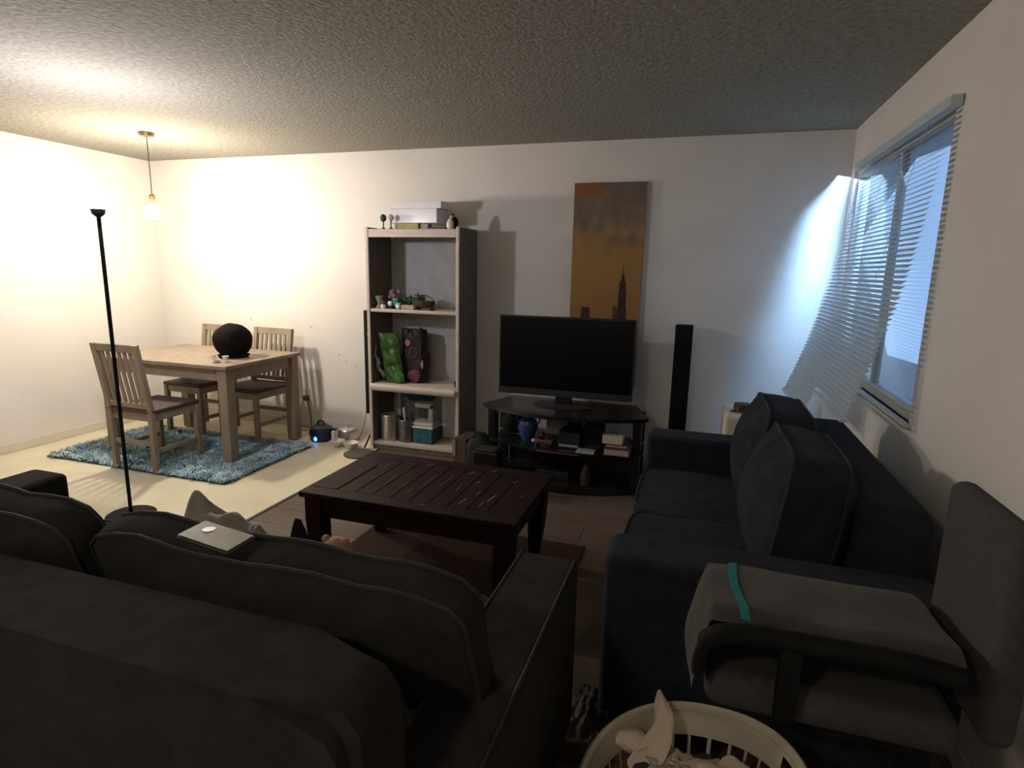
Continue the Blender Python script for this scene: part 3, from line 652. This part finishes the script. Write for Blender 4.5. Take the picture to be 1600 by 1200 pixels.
B().box(-.98, -.76, 4.12, 4.14, .2905, .5045, .003).done('centre_panel', M['black'], st)
B().tube([(-.98 + .012 * k, 3.657 + .0006 * (k - 20) ** 2 * .06, .2815) for k in range(25)], .006, 6).done('shelf_strip', M['redstrip'], st)
tv = thing('television', 'wide flat black television with a grey lower bezel, on the black stand', 'television', (-.88, 3.97, .531))
tr = rz(1.5); pv = (-.88, 3.97, 0)
B().box(-1.35, -.402, 3.945, 3.985, .605, 1.158, .008, rot=tr, piv=pv).done('panel_body', M['black'], tv)
B().box(-1.338, -.414, 3.9435, 3.9448, .650, 1.147, .0005, rot=tr, piv=pv, seg=1).done('screen', M['screen'], tv)
B().box(-1.349, -.403, 3.938, 3.9434, .603, .648, .002, rot=tr, piv=pv).done('lower_bezel', M['bezel'], tv)
B().lathe(-.88, 3.98, [(.22, .531), (.22, .537), (.20, .543), (.03, .547)], 32, 1.0, .52).done('stand_foot', M['bezel'], tv)
B().box(-.94, -.82, 3.975, 4.0, .546, .64, .006).done('stand_neck', M['black'], tv)
B().ball((-1.245, 3.932, .628), .004, 8).done('standby_light', M['reddot'], tv)
# things on the shelf of the stand
zq = .2905
vs = thing('blue_vase', 'blue glazed two-handled vase on the stand shelf', 'vase', (-1.10, 3.86, zq))
B().lathe(-1.10, 3.86, [(.035, zq), (.04, zq + .008), (.058, zq + .05), (.072, zq + .10), (.060, zq + .145), (.040, zq + .165), (.048, zq + .19), (.042, zq + .19), (.034, zq + .165)], 26).done('vase_body', M['blue'], vs)
for s_ in (-1, 1):
    B().tube(spline([(-1.10 + s_ * .042, 3.86, zq + .17), (-1.10 + s_ * .075, 3.86, zq + .175), (-1.10 + s_ * .085, 3.86, zq + .145), (-1.10 + s_ * .064, 3.86, zq + .12)]), .006, 8).done('handle', M['blue'], vs)
t_ = thing('toy_car', 'small dark red toy car with a black figure on it, on the stand shelf', 'toy', (-.96, 3.76, zq))
B().box(-1.02, -.89, 3.745, 3.795, zq + .012, zq + .045, .01, seg=3).done('car_body', M['maroon'], t_)
B().ball((-.975, 3.77, zq + .068), .026, 12, (1.2, .9, 1), jit=.4).done('figure', M['black'], t_)
for x in (-1.0, -.91):
    for yy in (3.745, 3.795): B().ball((x, yy, zq + .014), .0135, 10, (1, .4, 1)).done('wheel', M['black'], t_)
B().ball((-1.032, 3.765, zq + .03), .013, 10).done('headlamp', M['white'], t_)
t_ = thing('white_paper_sheet', 'pale sheet standing behind the toy car', 'paper', (-.93, 4.08, zq))
B().box(-1.03, -.99, 4.14, 4.148, zq, zq + .001, 0).box(-1.02, -.86, 4.07, 4.075, zq, zq + .19, .001).done('sheet', M['paper'], t_)
for i, (x0, x1, y0, y1, z0, h, m, lab) in enumerate(((-.86, -.71, 3.76, 3.95, zq, .11, 'navycase', 'tall dark media box left of centre on the stand shelf'),
        (-.69, -.575, 3.79, 4.0, zq, .17, 'blackm', 'black upright media box in the middle of the stand shelf'))):
    t_ = thing('media_box', lab, 'media box', ((x0 + x1) / 2, (y0 + y1) / 2, z0))
    B().box(x0, x1, y0, y1, z0, z0 + h, .003).done('case', M[m], t_)
    B().box(x0 + .01, x1 - .01, y0 - .003, y0 - .0002, z0 + .012, z0 + .028, .001).done('front_strip', M['paper'] if i == 0 else M['bezel'], t_)
box_thing('disc_case', 'thin pale-edged disc case lying on the stand shelf', 'case', -.72, -.60, 3.68, 3.77, zq, zq + .013, M['paper'])
b1 = thing('book', 'thick red-brown book at the right end of the stand shelf', 'book', (-.45, 3.77, zq))
B().box(-.54, -.375, 3.705, 3.85, zq, zq + .005, .001).box(-.54, -.375, 3.705, 3.85, zq + .043, zq + .048, .001).box(-.379, -.375, 3.705, 3.85, zq + .005, zq + .043).done('cover', M['bookred'], b1)
B().box(-.536, -.380, 3.709, 3.846, zq + .0055, zq + .0425).done('pages', M['bookpage'], b1)
bk2 = thing('book', 'grey-red paperback lying on the thick red-brown book', 'book', (-.45, 3.78, zq + .049))
B().box(-.53, -.39, 3.73, 3.86, zq + .049, zq + .052).box(-.53, -.39, 3.73, 3.86, zq + .066, zq + .069).box(-.394, -.39, 3.73, 3.86, zq + .052, zq + .066).done('cover', M['maroon'], bk2)
B().box(-.527, -.395, 3.733, 3.857, zq + .0525, zq + .0655).done('pages', M['bookpage'], bk2)
t_ = thing('cream_carton', 'small cream carton with dark writing on its lid, on the books', 'box', (-.47, 3.79, zq + .07))
B().box(-.555, -.425, 3.735, 3.87, zq + .070, zq + .128, .003).done('carton_body', M['boxcream'], t_)
b = B()
for k in range(3): b.box(-.53 + k * .03, -.522 + k * .03, 3.77, 3.83, zq + .1282, zq + .1288, rot=rz(-28 + 14 * k))
b.done('dark_writing', M['brownbox'], t_)
# things on the lower board and beside the stand
t_ = thing('massage_bottle', 'pale rounded bottle lying in the dark under the stand shelf', 'bottle', (-.66, 3.76, .051))
B().lathe(-.66, 3.76, [(.028, .051), (.032, .06), (.034, .12), (.022, .15), (.018, .18), (.013, .19)], 18).done('bottle_body', M['brownbox'], t_)
t_ = thing('game_console', 'dark games console under the stand shelf', 'console', (-.90, 3.88, .051))
B().box(-1.02, -.78, 3.78, 4.02, .051, .11, .008).done('case', M['navycase'], t_)
B().box(-.93, -.86, 3.776, 3.7798, .075, .08, .001).done('logo_bar', M['bezel'], t_)
sw = thing('loudspeaker_box', 'black box with a pale curl on its front, on the floor before the stand', 'speaker', (-1.29, 3.56, 0))
B().box(-1.375, -1.20, 3.49, 3.63, .003, .285, .012, seg=3).done('cabinet', M['black'], sw)
B().box(-1.36, -1.22, 3.50, 3.62, .2855, .295, .003).done('top_plate', M['bezel'], sw)
B().tube([(-1.28 + .028 * math.cos(a), 3.487, .17 + .034 * math.sin(a)) for a in [-2.6 + .25 * k for k in range(15)]], .0035, 6).done('curl_emblem', M['paper'], sw)
B().tube([(-1.285 + .012 * math.cos(a), 3.487, .165 + .014 * math.sin(a)) for a in [-2.6 + .35 * k for k in range(12)]], .003, 6).done('curl_emblem', M['bezel'], sw)
gb = thing('green_backpack', 'rounded dark green backpack slumped at the left end of the stand', 'backpack', (-1.36, 3.77, 0))
B().grid(clothf(-1.40, 3.735, .175, .115, .085, .175, 2, .16, 1.5), 30, 18).done('bag_body', M['dkgreen'], gb)
B().tube(spline([(-1.45, 3.70, .31), (-1.42, 3.69, .36), (-1.36, 3.70, .31)]), .007, 6).done('handle', M['dkgreen'], gb)
t_ = thing('green_cushion', 'dark green round cushion on the left end of the stand shelf', 'cushion', (-1.25, 3.98, zq))
B().ball((-1.245, 3.99, zq + .078), .085, 22, (1.1, .6, .9)).done('cushion_body', M['dkgreen'], t_)
bx2 = thing('brown_carton', 'brown carton with a pale label between bookcase and stand', 'box', (-1.62, 3.98, 0))
B().box(-1.665, -1.56, 3.88, 4.10, .003, .235, .003, rot=rz(-8)).done('carton_body', M['brownbox'], bx2)
B().box(-1.675, -1.645, 3.875, 3.8785, .10, .225, .001, rot=rz(-8), piv=(-1.612, 3.99, 0)).done('label_tag', M['pinktag'], bx2)

# ================================================================= COFFEE TABLE
ct = thing('coffee_table', 'low espresso wooden coffee table with a scratched plank top', 'coffee table', (-1.18, 2.475, 0))
CX0, CX1, CY0, CY1, CZ_ = -1.703, -.655, 2.145, 2.80, .45
fw = .085
B().box(CX0, CX1, CY0, CY0 + fw, CZ_ - .028, CZ_, .007, seg=3).done('frame_rail', M['coffee'], ct)
B().box(CX0, CX1, CY1 - fw, CY1, CZ_ - .028, CZ_, .007, seg=3).done('frame_rail', M['coffee'], ct)
B().box(CX0, CX0 + .15, CY0 + fw + .001, CY1 - fw - .001, CZ_ - .028, CZ_, .006).done('frame_rail', M['coffee'], ct)
B().box(CX1 - .15, CX1, CY0 + fw + .001, CY1 - fw - .001, CZ_ - .028, CZ_, .006).done('frame_rail', M['coffee'], ct)
px0, px1 = CX0 + .152, CX1 - .152; n_ = 8; wp = (px1 - px0) / n_
for k in range(n_):
    B().box(px0 + k * wp + .0015, px0 + (k + 1) * wp - .0015, CY0 + fw + .002, CY1 - fw - .002, CZ_ - .026, CZ_ - .002, .0035).done('plank', M['coffee'], ct)
for (x0, x1, y0, y1) in ((CX0 + .09, CX1 - .09, CY0 + .035, CY0 + .055), (CX0 + .09, CX1 - .09, CY1 - .055, CY1 - .035), (CX0 + .035, CX0 + .055, CY0 + .09, CY1 - .09), (CX1 - .055, CX1 - .035, CY0 + .09, CY1 - .09)):
    B().box(x0, x1, y0, y1, .325, CZ_ - .029, .002).done('apron', M['coffee'], ct)
for x, sx in ((CX0 + .06, 1), (CX1 - .06, -1)):
    for y in (CY0 + .06, CY1 - .06):
        b = B(); q = [(.040, CZ_ - .029), (.040, .31), (.038, .22), (.033, .13), (.026, .05), (.023, .0045)]
        rings = []
        for h_, z_ in q:
            k = (.31 - z_) * .05 if z_ < .31 else 0
            rings.append([b.bm.verts.new((x + sx * k + a * h_, y + c_ * h_, z_)) for a, c_ in ((-1, -1), (1, -1), (1, 1), (-1, 1))])
        for A, D in zip(rings, rings[1:]):
            for j in range(4): b.bm.faces.new((A[j], A[(j + 1) % 4], D[(j + 1) % 4], D[j]))
        b.bm.faces.new(rings[0]); b.bm.faces.new(rings[-1][::-1])
        b.done('leg', M['coffee'], ct)
rnd = random.Random(11); b = B()
for (x, y, l, w_, a) in [(-1.50, 2.62, .10, .0016, 88), (-1.545, 2.66, .12, .0016, 90), (-1.47, 2.45, .10, .0016, 88), (-1.38, 2.44, .12, .0018, 92), (-1.29, 2.40, .07, .0016, 92), (-1.37, 2.56, .08, .0014, 86), (-1.20, 2.46, .20, .0018, 90), (-1.23, 2.33, .06, .002, 88), (-1.12, 2.52, .16, .0015, 90), (-1.03, 2.45, .09, .0016, 95), (-.92, 2.42, .05, .003, 84), (-.95, 2.30, .07, .0035, 80), (-.97, 2.55, .03, .003, 60), (-.84, 2.38, .08, .0045, 82), (-.86, 2.30, .06, .003, 86), (-.80, 2.62, .04, .004, 70), (-1.05, 2.66, .05, .003, 65), (-.95, 2.73, .03, .006, 40), (-1.3, 2.70, .04, .003, 20), (-1.60, 2.50, .03, .003, 70), (-1.1, 2.2, .03, .003, 10), (-.72, 2.45, .02, .004, 50)]:
    b.box(x - l / 2, x + l / 2, y - w_ / 2, y + w_ / 2, CZ_ - .0018, CZ_ + .0006, rot=rz(a))
o = b.done('scratch_marks', M['scratch'], ct); o['kind'] = 'stuff'
tag(B().box(-1.70, -.50, 1.72, 2.95, .0015, .009, .003).done('floor_mat', M['darkrug'], at=(-1.1, 2.3, 0)), 'dark brown flat rug under the coffee table', 'rug')

# ================================================================= SOFAS
def cushion(name, parent, fabric, w, h, d, bulge, place, seed=0, rad=7.0, piping=True, deform=None, lab=None, nper=64, sag=.012):
    """boxed cushion: w along u, h along v, thickness d; place((u,v,t)) -> world"""
    # outline of a rounded rectangle, slightly pinched sides
    out = []
    for k in range(nper):
        a = 2 * math.pi * k / nper
        c_, s_ = math.cos(a), math.sin(a); n = rad
        r_ = (abs(c_) ** n + abs(s_) ** n) ** (-1 / n)
        out.append((c_ * r_ * w / 2, s_ * r_ * h / 2))
    fin = deform or (lambda p: p)
    b = B(); rings = []
    prof = [(0.04, 1), (.2, 1), (.38, 1), (.55, 1), (.7, 1), (.82, 1), (.91, 1), (.97, 1), (1.0, .93)]
    def dep(s): return d / 2 + bulge * (1 - s ** 2.2)
    seq = [(s, dep(s)) for s, _ in prof] + [(1.012, d / 2 * .55), (1.018, 0), (1.012, -d / 2 * .55)] + [(s, -dep(s)) for s, _ in prof[::-1]]
    for s, t in seq:
        ring = []
        for (u, v) in out:
            p = Vector((u * s, v * s, t))
            wr = noise.noise(Vector((p.x * 5 + seed, p.y * 5, p.z * 4))) * sag + noise.noise(Vector((p.x * 13, p.y * 11 + seed, p.z * 9))) * sag * .35
            p += Vector((wr * .6, wr * .6, wr))
            ring.append(b.bm.verts.new(place(fin(p))))
        rings.append(ring)
    for A, D in zip(rings, rings[1:]):
        for j in range(nper): b.bm.faces.new((A[j], A[(j + 1) % nper], D[(j + 1) % nper], D[j]))
    b.bm.faces.new(rings[0][::-1]); b.bm.faces.new(rings[-1])
    o = b.done(name, fabric, parent, ang=80)
    if lab: o['label'] = lab
    if piping:
        for t in (d / 2, -d / 2):
            pts = []
            for (u, v) in out:
                p = Vector((u, v, t)); wr = noise.noise(Vector((p.x * 5 + seed, p.y * 5, p.z * 4))) * sag + noise.noise(Vector((p.x * 13, p.y * 11 + seed, p.z * 9))) * sag * .35
                p += Vector((wr * .6, wr * .6, wr)); pts.append(place(fin(p)))
            B().tube(pts, .0055, 6, closed=True).done('piping', M['piping'], o)
    return o
def frame3(origin, U, V, T):
    O = Vector(origin); U = Vector(U).normalized(); V = Vector(V).normalized(); T = Vector(T).normalized()
    return lambda p: O + U * p.x + V * p.y + T * p.z

# --- two-seat sofa along the right wall, facing left
sl = thing('loveseat', 'charcoal two-seat sofa under the window, facing the coffee table', 'sofa', (.22, 2.55, 0))
FB = M['fabric2']
SX0, SXB, SYN, SYF = -.225, .70, 1.68, 3.31
B().box(SX0 + .02, .50, SYN + .20, SYF - .20, .09, .30, .015).done('seat_base', FB, sl)
B().box(SX0, SXB, SYN, SYN + .195, .07, .618, .028, seg=4).done('arm', FB, sl)
B().box(SX0, SXB, SYF - .195, SYF, .07, .618, .028, seg=4).done('arm', FB, sl)
B().box(.505, SXB, SYN + .20, SYF - .20, .07, .80, .05, seg=5).done('back_frame', FB, sl)
for x in (SX0 + .06, SXB - .06):
    for y in (SYN + .06, SYF - .06): B().box(x - .025, x + .025, y - .025, y + .025, .009, .0695, .004).done('foot', M['black'], sl)
for y in (2.188, 2.80):
    cushion('seat_cushion', sl, FB, .70, .60, .13, .012, frame3((.125, y, .378), (1, 0, 0), (0, 1, 0), (0, 0, 1)), seed=y, sag=.008)
cushion('back_cushion', sl, FB, .57, .45, .17, .095, frame3((.355, 2.79, .685), (0, -1, .0), (.13, 0, 1), (-1, 0, .13)), seed=4, lab='far plump back cushion beneath the blind')
cushion('back_cushion', sl, FB, .58, .45, .17, .095, frame3((.365, 2.20, .68), (0, -1, .02), (.13, 0, 1), (-1, 0, .13)), seed=9, lab='near plump back cushion')

# --- charcoal sofa in the foreground, seen from behind
sf = thing('sofa', 'large charcoal fabric sofa in the foreground, seen from behind', 'sofa', (-1.40, 1.15, 0))
FA = M['fabric']
AX0, AX1 = -.482, -.292
B().box(AX0, AX1, .60, 1.635, .07, .618, .025, seg=4).done('arm', FA, sf)
B().box(-2.60, -2.41, .60, 1.635, .07, .618, .025, seg=4).done('arm', FA, sf)
for xa in (AX0 + .012, AX1 - .012):
    B().tube([(xa, .64, .617), (xa, 1.62, .617)], .004, 6).done('piping', M['bezel'], sf)
B().box(-2.405, AX0 - .005, .80, 1.60, .09, .30, .015).done('seat_base', FA, sf)
b = B(); pr = [(-2.41, .07), (-2.41, .76), (-2.37, .82), (-2.30, .835)] + [(-2.2 + .1 * k, .835) for k in range(16)] + [(-.60, .835), (-.50, .833), (-.455, .822), (-.43, .79), (-.42, .70), (-.42, .621), (-.4835, .6205), (-.4835, .07)]
b.prism_y(pr, .62, .80)
es = [e for e in b.bm.edges if abs(e.verts[0].co.y - e.verts[1].co.y) < 1e-5]
bmesh.ops.bevel(b.bm, geom=es, offset=.03, segments=4, affect='EDGES')
b.done('back_frame', FA, sf, ang=50)
for x in (-2.55, -.35):
    for y in (.66, 1.58): B().box(x - .025, x + .025, y - .025, y + .025, .003, .0695, .004).done('foot', M['black'], sf)
for x in (-1.925, -.965):
    cushion('seat_cushion', sf, FA, .95, .80, .14, .012, frame3((x, 1.22, .375), (1, 0, 0), (0, 1, 0), (0, 0, 1)), seed=x, sag=.008)
def squash(p):
    p = p.copy(); u = max(0, (p.x - .12) / .28); u = min(1, u); u = u * u * (3 - 2 * u)
    if p.y < 0: p.y *= (1 - .56 * u)
    p.y -= .012 * (1 - u) * 0
    return p
cushion('back_cushion', sf, FA, .94, .44, .075, .08, frame3((-.835, 1.000, .672), (1, 0, 0), (0, -.32, 1), (0, 1, .32)), seed=2, sag=.010, rad=9, deform=squash, lab='plump right back cushion slumping over the arm')
cushion('back_cushion', sf, FA, .94, .44, .08, .08, frame3((-1.80, .97, .68), (1, 0, 0), (0, -.25, 1), (0, 1, .25)), seed=6, sag=.012, rad=9, lab='left back cushion')

# things on the sofa
ph = thing('mobile_phone', 'mobile phone in a clear case lying on top of the sofa back cushion', 'phone', (-.89, .90, .915))
prt = rz(-6) @ ry(2) @ rx(4)
B().box(-1.0, -.852, .866, .938, .905, .913, .004, rot=prt, piv=(-.92, .90, .909)).done('phone_body', M['phoneedge'], ph)
B().box(-.997, -.855, .869, .935, .9135, .9155, .001, rot=prt, piv=(-.92, .90, .909)).done('case_back', M['phonecase'], ph)
B().lathe(-.955, .915, [(.013, .9163), (.013, .9185), (.009, .9185)], 16).done('camera_ring', M['darksteel'], ph)
bl = thing('fleece_blanket', 'light grey fleece blanket heaped on the charcoal sofa seat', 'blanket', (-1.38, 1.43, .46))
def blf(cx, cy, sx, sy, h, z0, seed, ex=2.2, pk=0):
    def f(u, v):
        X, Y = (u - .5) * 2, (v - .5) * 2
        r_ = min(1, (abs(X) ** ex + abs(Y) ** ex) ** (1 / ex))
        hh = h * (1 - r_ ** 2.2) * (1 + .35 * noise.noise(Vector((X * 1.8 + seed, Y * 1.8, 0)))) + .02 * noise.noise(Vector((X * 5 + seed, Y * 5, 1))) * (1 - r_)
        if pk: hh += pk * math.exp(-((X + .55) ** 2 + Y ** 2) * 14)
        return Vector((cx + X * sx, cy + Y * sy, z0 + max(0, hh)))
    return f
B().grid(blf(-1.43, 1.43, .22, .15, .20, .462, 3, pk=.12), 40, 32).done('blanket_body', M['greyblanket'], bl)
B().grid(blf(-1.275, 1.40, .075, .09, .205, .462, 8), 20, 20).done('folded_corner', M['greyblanket'], bl)
hb = thing('cloth_bag', 'small black cloth bag propped beside the grey blanket on the sofa', 'bag', (-1.148, 1.43, .46))
B().grid(blf(-1.148, 1.43, .05, .06, .20, .462, 6, 3.0), 16, 16).done('bag_body', M['blackm'], hb)
pt2 = thing('plush_toy', 'tan rounded plush toy poking above the sofa cushion near the table leg', 'toy', (-.965, 1.37, .46))
B().ball((-.965, 1.37, .535), .06, 18, (1, .9, 1.25)).done('body', M['skin'], pt2)
B().ball((-.965, 1.37, .648), .046, 18, (1.05, 1, .95)).done('head', M['skin'], pt2)
for s_ in (-1, 1): B().ball((-.965 + s_ * .032, 1.37, .683), .013, 10).done('ear', M['skin'], pt2)

# beige unit in the corner behind the two-seat sofa
bu = thing('beige_cabinet', 'beige plastic unit in the corner behind the two-seat sofa', 'cabinet', (.38, 4.1, 0))
B().box(.19, .50, 3.92, 4.30, .003, .585, .03, seg=4).done('unit_body', M['offwhite'], bu)
bb_ = thing('brown_pouch', 'small brown pouch on top of the beige unit', 'pouch', (.32, 4.05, .586))
B().box(.26, .36, 4.0, 4.10, .587, .64, .012, rot=rz(15), seg=3).done('pouch_body', M['wicker'], bb_)
B().box(.232, .262, 4.0, 4.04, .587, .597, .003).done('pouch_tab', M['wicker'], bb_)

# ================================================================= DESK CHAIR WITH GARMENT
oc = thing('desk_chair', 'black swivel armchair with a grey seat between two-seat sofa and laundry basket', 'chair', (.47, 1.40, 0))
B().box(.07, .56, 1.225, 1.53, .525, .61, .035, seg=4).done('seat', M['greymesh'], oc)
def arm(y, dz):
    pts = spline([(.052, y, .56 + dz), (.055, y, .61 + dz), (.075, y, .648 + dz), (.13, y, .668 + dz), (.25, y, .672 + dz), (.42, y, .672 + dz), (.52, y, .66 + dz)], 5)
    b = B(); b.tube(pts, [.014] * 8 + [.021] * (len(pts) - 8), 10); return b.done('armrest', M['blackm'], oc)
arm(1.195, .072); arm(1.565, .0)
for y, zt_ in ((1.195, .727), (1.565, .655)):
    B().box(.205, .248, y - .012, y + .012, .56, zt_, .008).done('arm_support', M['blackm'], oc)
B().box(.32, .50, 1.26, 1.50, .498, .5245, .006).done('seat_plate', M['blackm'], oc)
B().box(.575, .635, 1.21, 1.55, .58, 1.02, .028, seg=4).done('backrest', M['greymesh'], oc)
B().box(.565, .60, 1.35, 1.43, .50, .60, .01).done('back_bracket', M['blackm'], oc)
B().tube([(.47, 1.40, .09), (.47, 1.40, .4975)], .026, 14).done('gas_column', M['blackm'], oc)
for k in range(5):
    a = R(72 * k + 20); c_, s_ = math.cos(a), math.sin(a)
    g = B().tube([(.47 + .02 * c_, 1.40 + .02 * s_, .10), (.47 + .20 * c_, 1.40 + .20 * s_, .065)], [.026, .015], 8).done('base_arm', M['blackm'], oc)
    B().ball((.47 + .205 * c_, 1.40 + .205 * s_, .034), .025, 12, (1, .8, 1)).done('caster', M['black'], g)
gm = thing('grey_jumper', 'grey knitted jumper with an aqua stripe draped over the desk chair arms', 'jumper', (.30, 1.52, .69))
def drape(off=0.0):
    def f(u, v):
        # u along x, v across the two armrests (near -> far)
        x = .012 + .52 * u; yy = 1.212 + .37 * v
        z = .768 - .060 * v + .006 * math.sin(math.pi * v) + .010 * noise.noise(Vector((x * 7, yy * 6, 2)))
        edge = max(0, (.11 - u) / .11)
        z -= .17 * edge ** 1.6 * (1 - .25 * v) + .02 * edge * noise.noise(Vector((yy * 9, 0, 0)))
        x += .03 * edge ** .8 - .02 * math.sin(math.pi * v) * edge
        z -= .022 * max(0, (.12 - v) / .12) ** 1.5 + .05 * max(0, (v - .9) / .1) ** 1.5
        z += .008 * math.exp(-((v - .75) ** 2) * 22) * min(1, u * 4)
        return Vector((x, yy, z + off))
    return f
B().grid(drape(), 60, 36).done('knit_body', M['greyknit'], gm, solid=.004)
df = drape(.0045)
B().grid(lambda u, v: df(.225 - .03 * math.sin(2.6 * v) + .038 * u, .02 + .9 * v), 3, 36).done('aqua_stripe', M['aqua'], gm, solid=.002)

# ================================================================= LAUNDRY BASKET
BX, BY = .070, 1.235
bk = thing('laundry_basket', 'ivory plastic laundry basket full of clothes on the floor in front', 'basket', (BX, BY, 0))
def bring(s, z, k=72, wob=0):
    return [Vector((BX + .240 * s * math.copysign(abs(math.cos(a)) ** .85, math.cos(a)) * 1.05 + .05 * s * math.sin(a), BY + .285 * s * math.copysign(abs(math.sin(a)) ** .9, math.sin(a)), z)) for a in [2 * math.pi * j / k for j in range(k)]]
K = 72
def bring_band(name, specs, skip=None):
    b = B(); rings = [[b.bm.verts.new(p) for p in bring(s, z)] for s, z in specs]
    for A, D in zip(rings, rings[1:]):
        for j in range(K):
            if skip and skip(j): continue
            b.bm.faces.new((A[j], A[(j + 1) % K], D[(j + 1) % K], D[j]))
    return b.done(name, M['basket'], bk, solid=.003)
hole = lambda j: j in (5, 6, 7, 8) or j in (41, 42, 43, 44)
bring_band('rim', [(1.03, .292), (1.04, .302), (1.01, .309), (.975, .305), (.965, .292)])
bring_band('upper_band', [(.962, .292), (.955, .28)])
bring_band('upper_band', [(.955, .28), (.925, .225)], hole)
bring_band('lower_band', [(.80, .07), (.77, .01)])
b = B(); r0 = bring(.77, .006); b.bm.faces.new([b.bm.verts.new(p) for p in r0]); b.done('basket_floor', M['basket'], bk, solid=.003)
for j in range(0, K, 2):
    a, c_ = bring(.80, .071)[j], bring(.925, .2245)[j]
    a2, c2_ = bring(.80, .071)[(j + 1) % K], bring(.925, .2245)[(j + 1) % K]
    b = B(); vsl = [b.bm.verts.new(p) for p in (a, a2 * .35 + a * .65, c2_ * .35 + c_ * .65, c_)]; b.bm.faces.new(vsl); b.done('rib', M['basket'], bk, solid=.003)
def garment(name, label, cx, cy, cz, sx, sy, sz, seed, m, amp=.45, fr=2.2):
    o = B().grid(clothf(cx, cy, cz, sx, sy, sz, seed, amp, fr), 56, 28).done(name, m, at=(cx, cy, cz - sz)); return tag(o, label, 'clothes', 'clothes in the laundry basket')
garment('dark_trousers', 'dark grey-green crumpled trousers deep in the laundry basket', BX - .01, BY + .03, .165, .18, .20, .085, 4, M['clothdark'], .2)
garment('cream_shirt', 'cream shirt crumpled against the right inside of the laundry basket', BX + .085, BY + .125, .235, .095, .055, .03, 11, M['clothcream'], .4, 2.0)
garment('olive_top', 'yellow-green garment low in the middle of the laundry basket', BX - .03, BY - .0, .245, .06, .04, .02, 17, M['clothgreen'], .4)
garment('taupe_jumper', 'taupe jumper bunched at the left of the laundry basket', BX - .045, BY + .12, .225, .075, .05, .035, 21, M['clothpink'], .5, 2.6)
cg = thing('cream_sock', 'cream sleeve peaking over the far rim of the laundry basket', 'clothes', (-.03, 1.42, .22))
def peak(u, v):
    a = u * 2 * math.pi; t = v
    ctr = Vector((-.045, 1.33, .235)).lerp(Vector((-.014, 1.485, .343)), t) + Vector((.02 * math.sin(t * 4), 0, .02 * math.sin(t * 3)))
    r_ = .038 * (1 - t) ** .8 + .004; r_ *= 1 + .35 * noise.noise(Vector((math.cos(a) * 1.5, math.sin(a) * 1.5, t * 3)))
    return ctr + Vector((math.cos(a) * r_, math.sin(a) * r_ * .5, math.sin(a) * r_ * .8))
B().grid(peak, 28, 16).done('sleeve', M['clothcream'], cg)
B().grid(clothf(-.085, 1.38, .262, .045, .03, .03, 31, .25, 1.4), 24, 14).done('cuff', M['clothcream'], cg)

# rag on the floor between the sofas
rgf = thing('floor_cloth', 'crumpled brownish cloth on the floor between the two sofas', 'cloth', (-.25, 1.70, .01))
def ragf(u, v):
    X, Y = (u - .5) * 2, (v - .5) * 2; r_ = min(1, (X * X + Y * Y) ** .5)
    return Vector((-.262 + X * (.075 + .03 * noise.noise(Vector((Y * 3, 0, 0)))) * (1 - .3 * Y), 1.70 + Y * .17, .011 + max(0, (1 - r_)) * .05 * (1 + noise.noise(Vector((X * 3, Y * 4, 5))) * 1.5) + .012 * abs(noise.noise(Vector((X * 6, Y * 6, 0))))))
B().grid(ragf, 30, 40).done('cloth_body', M['rag'], rgf)
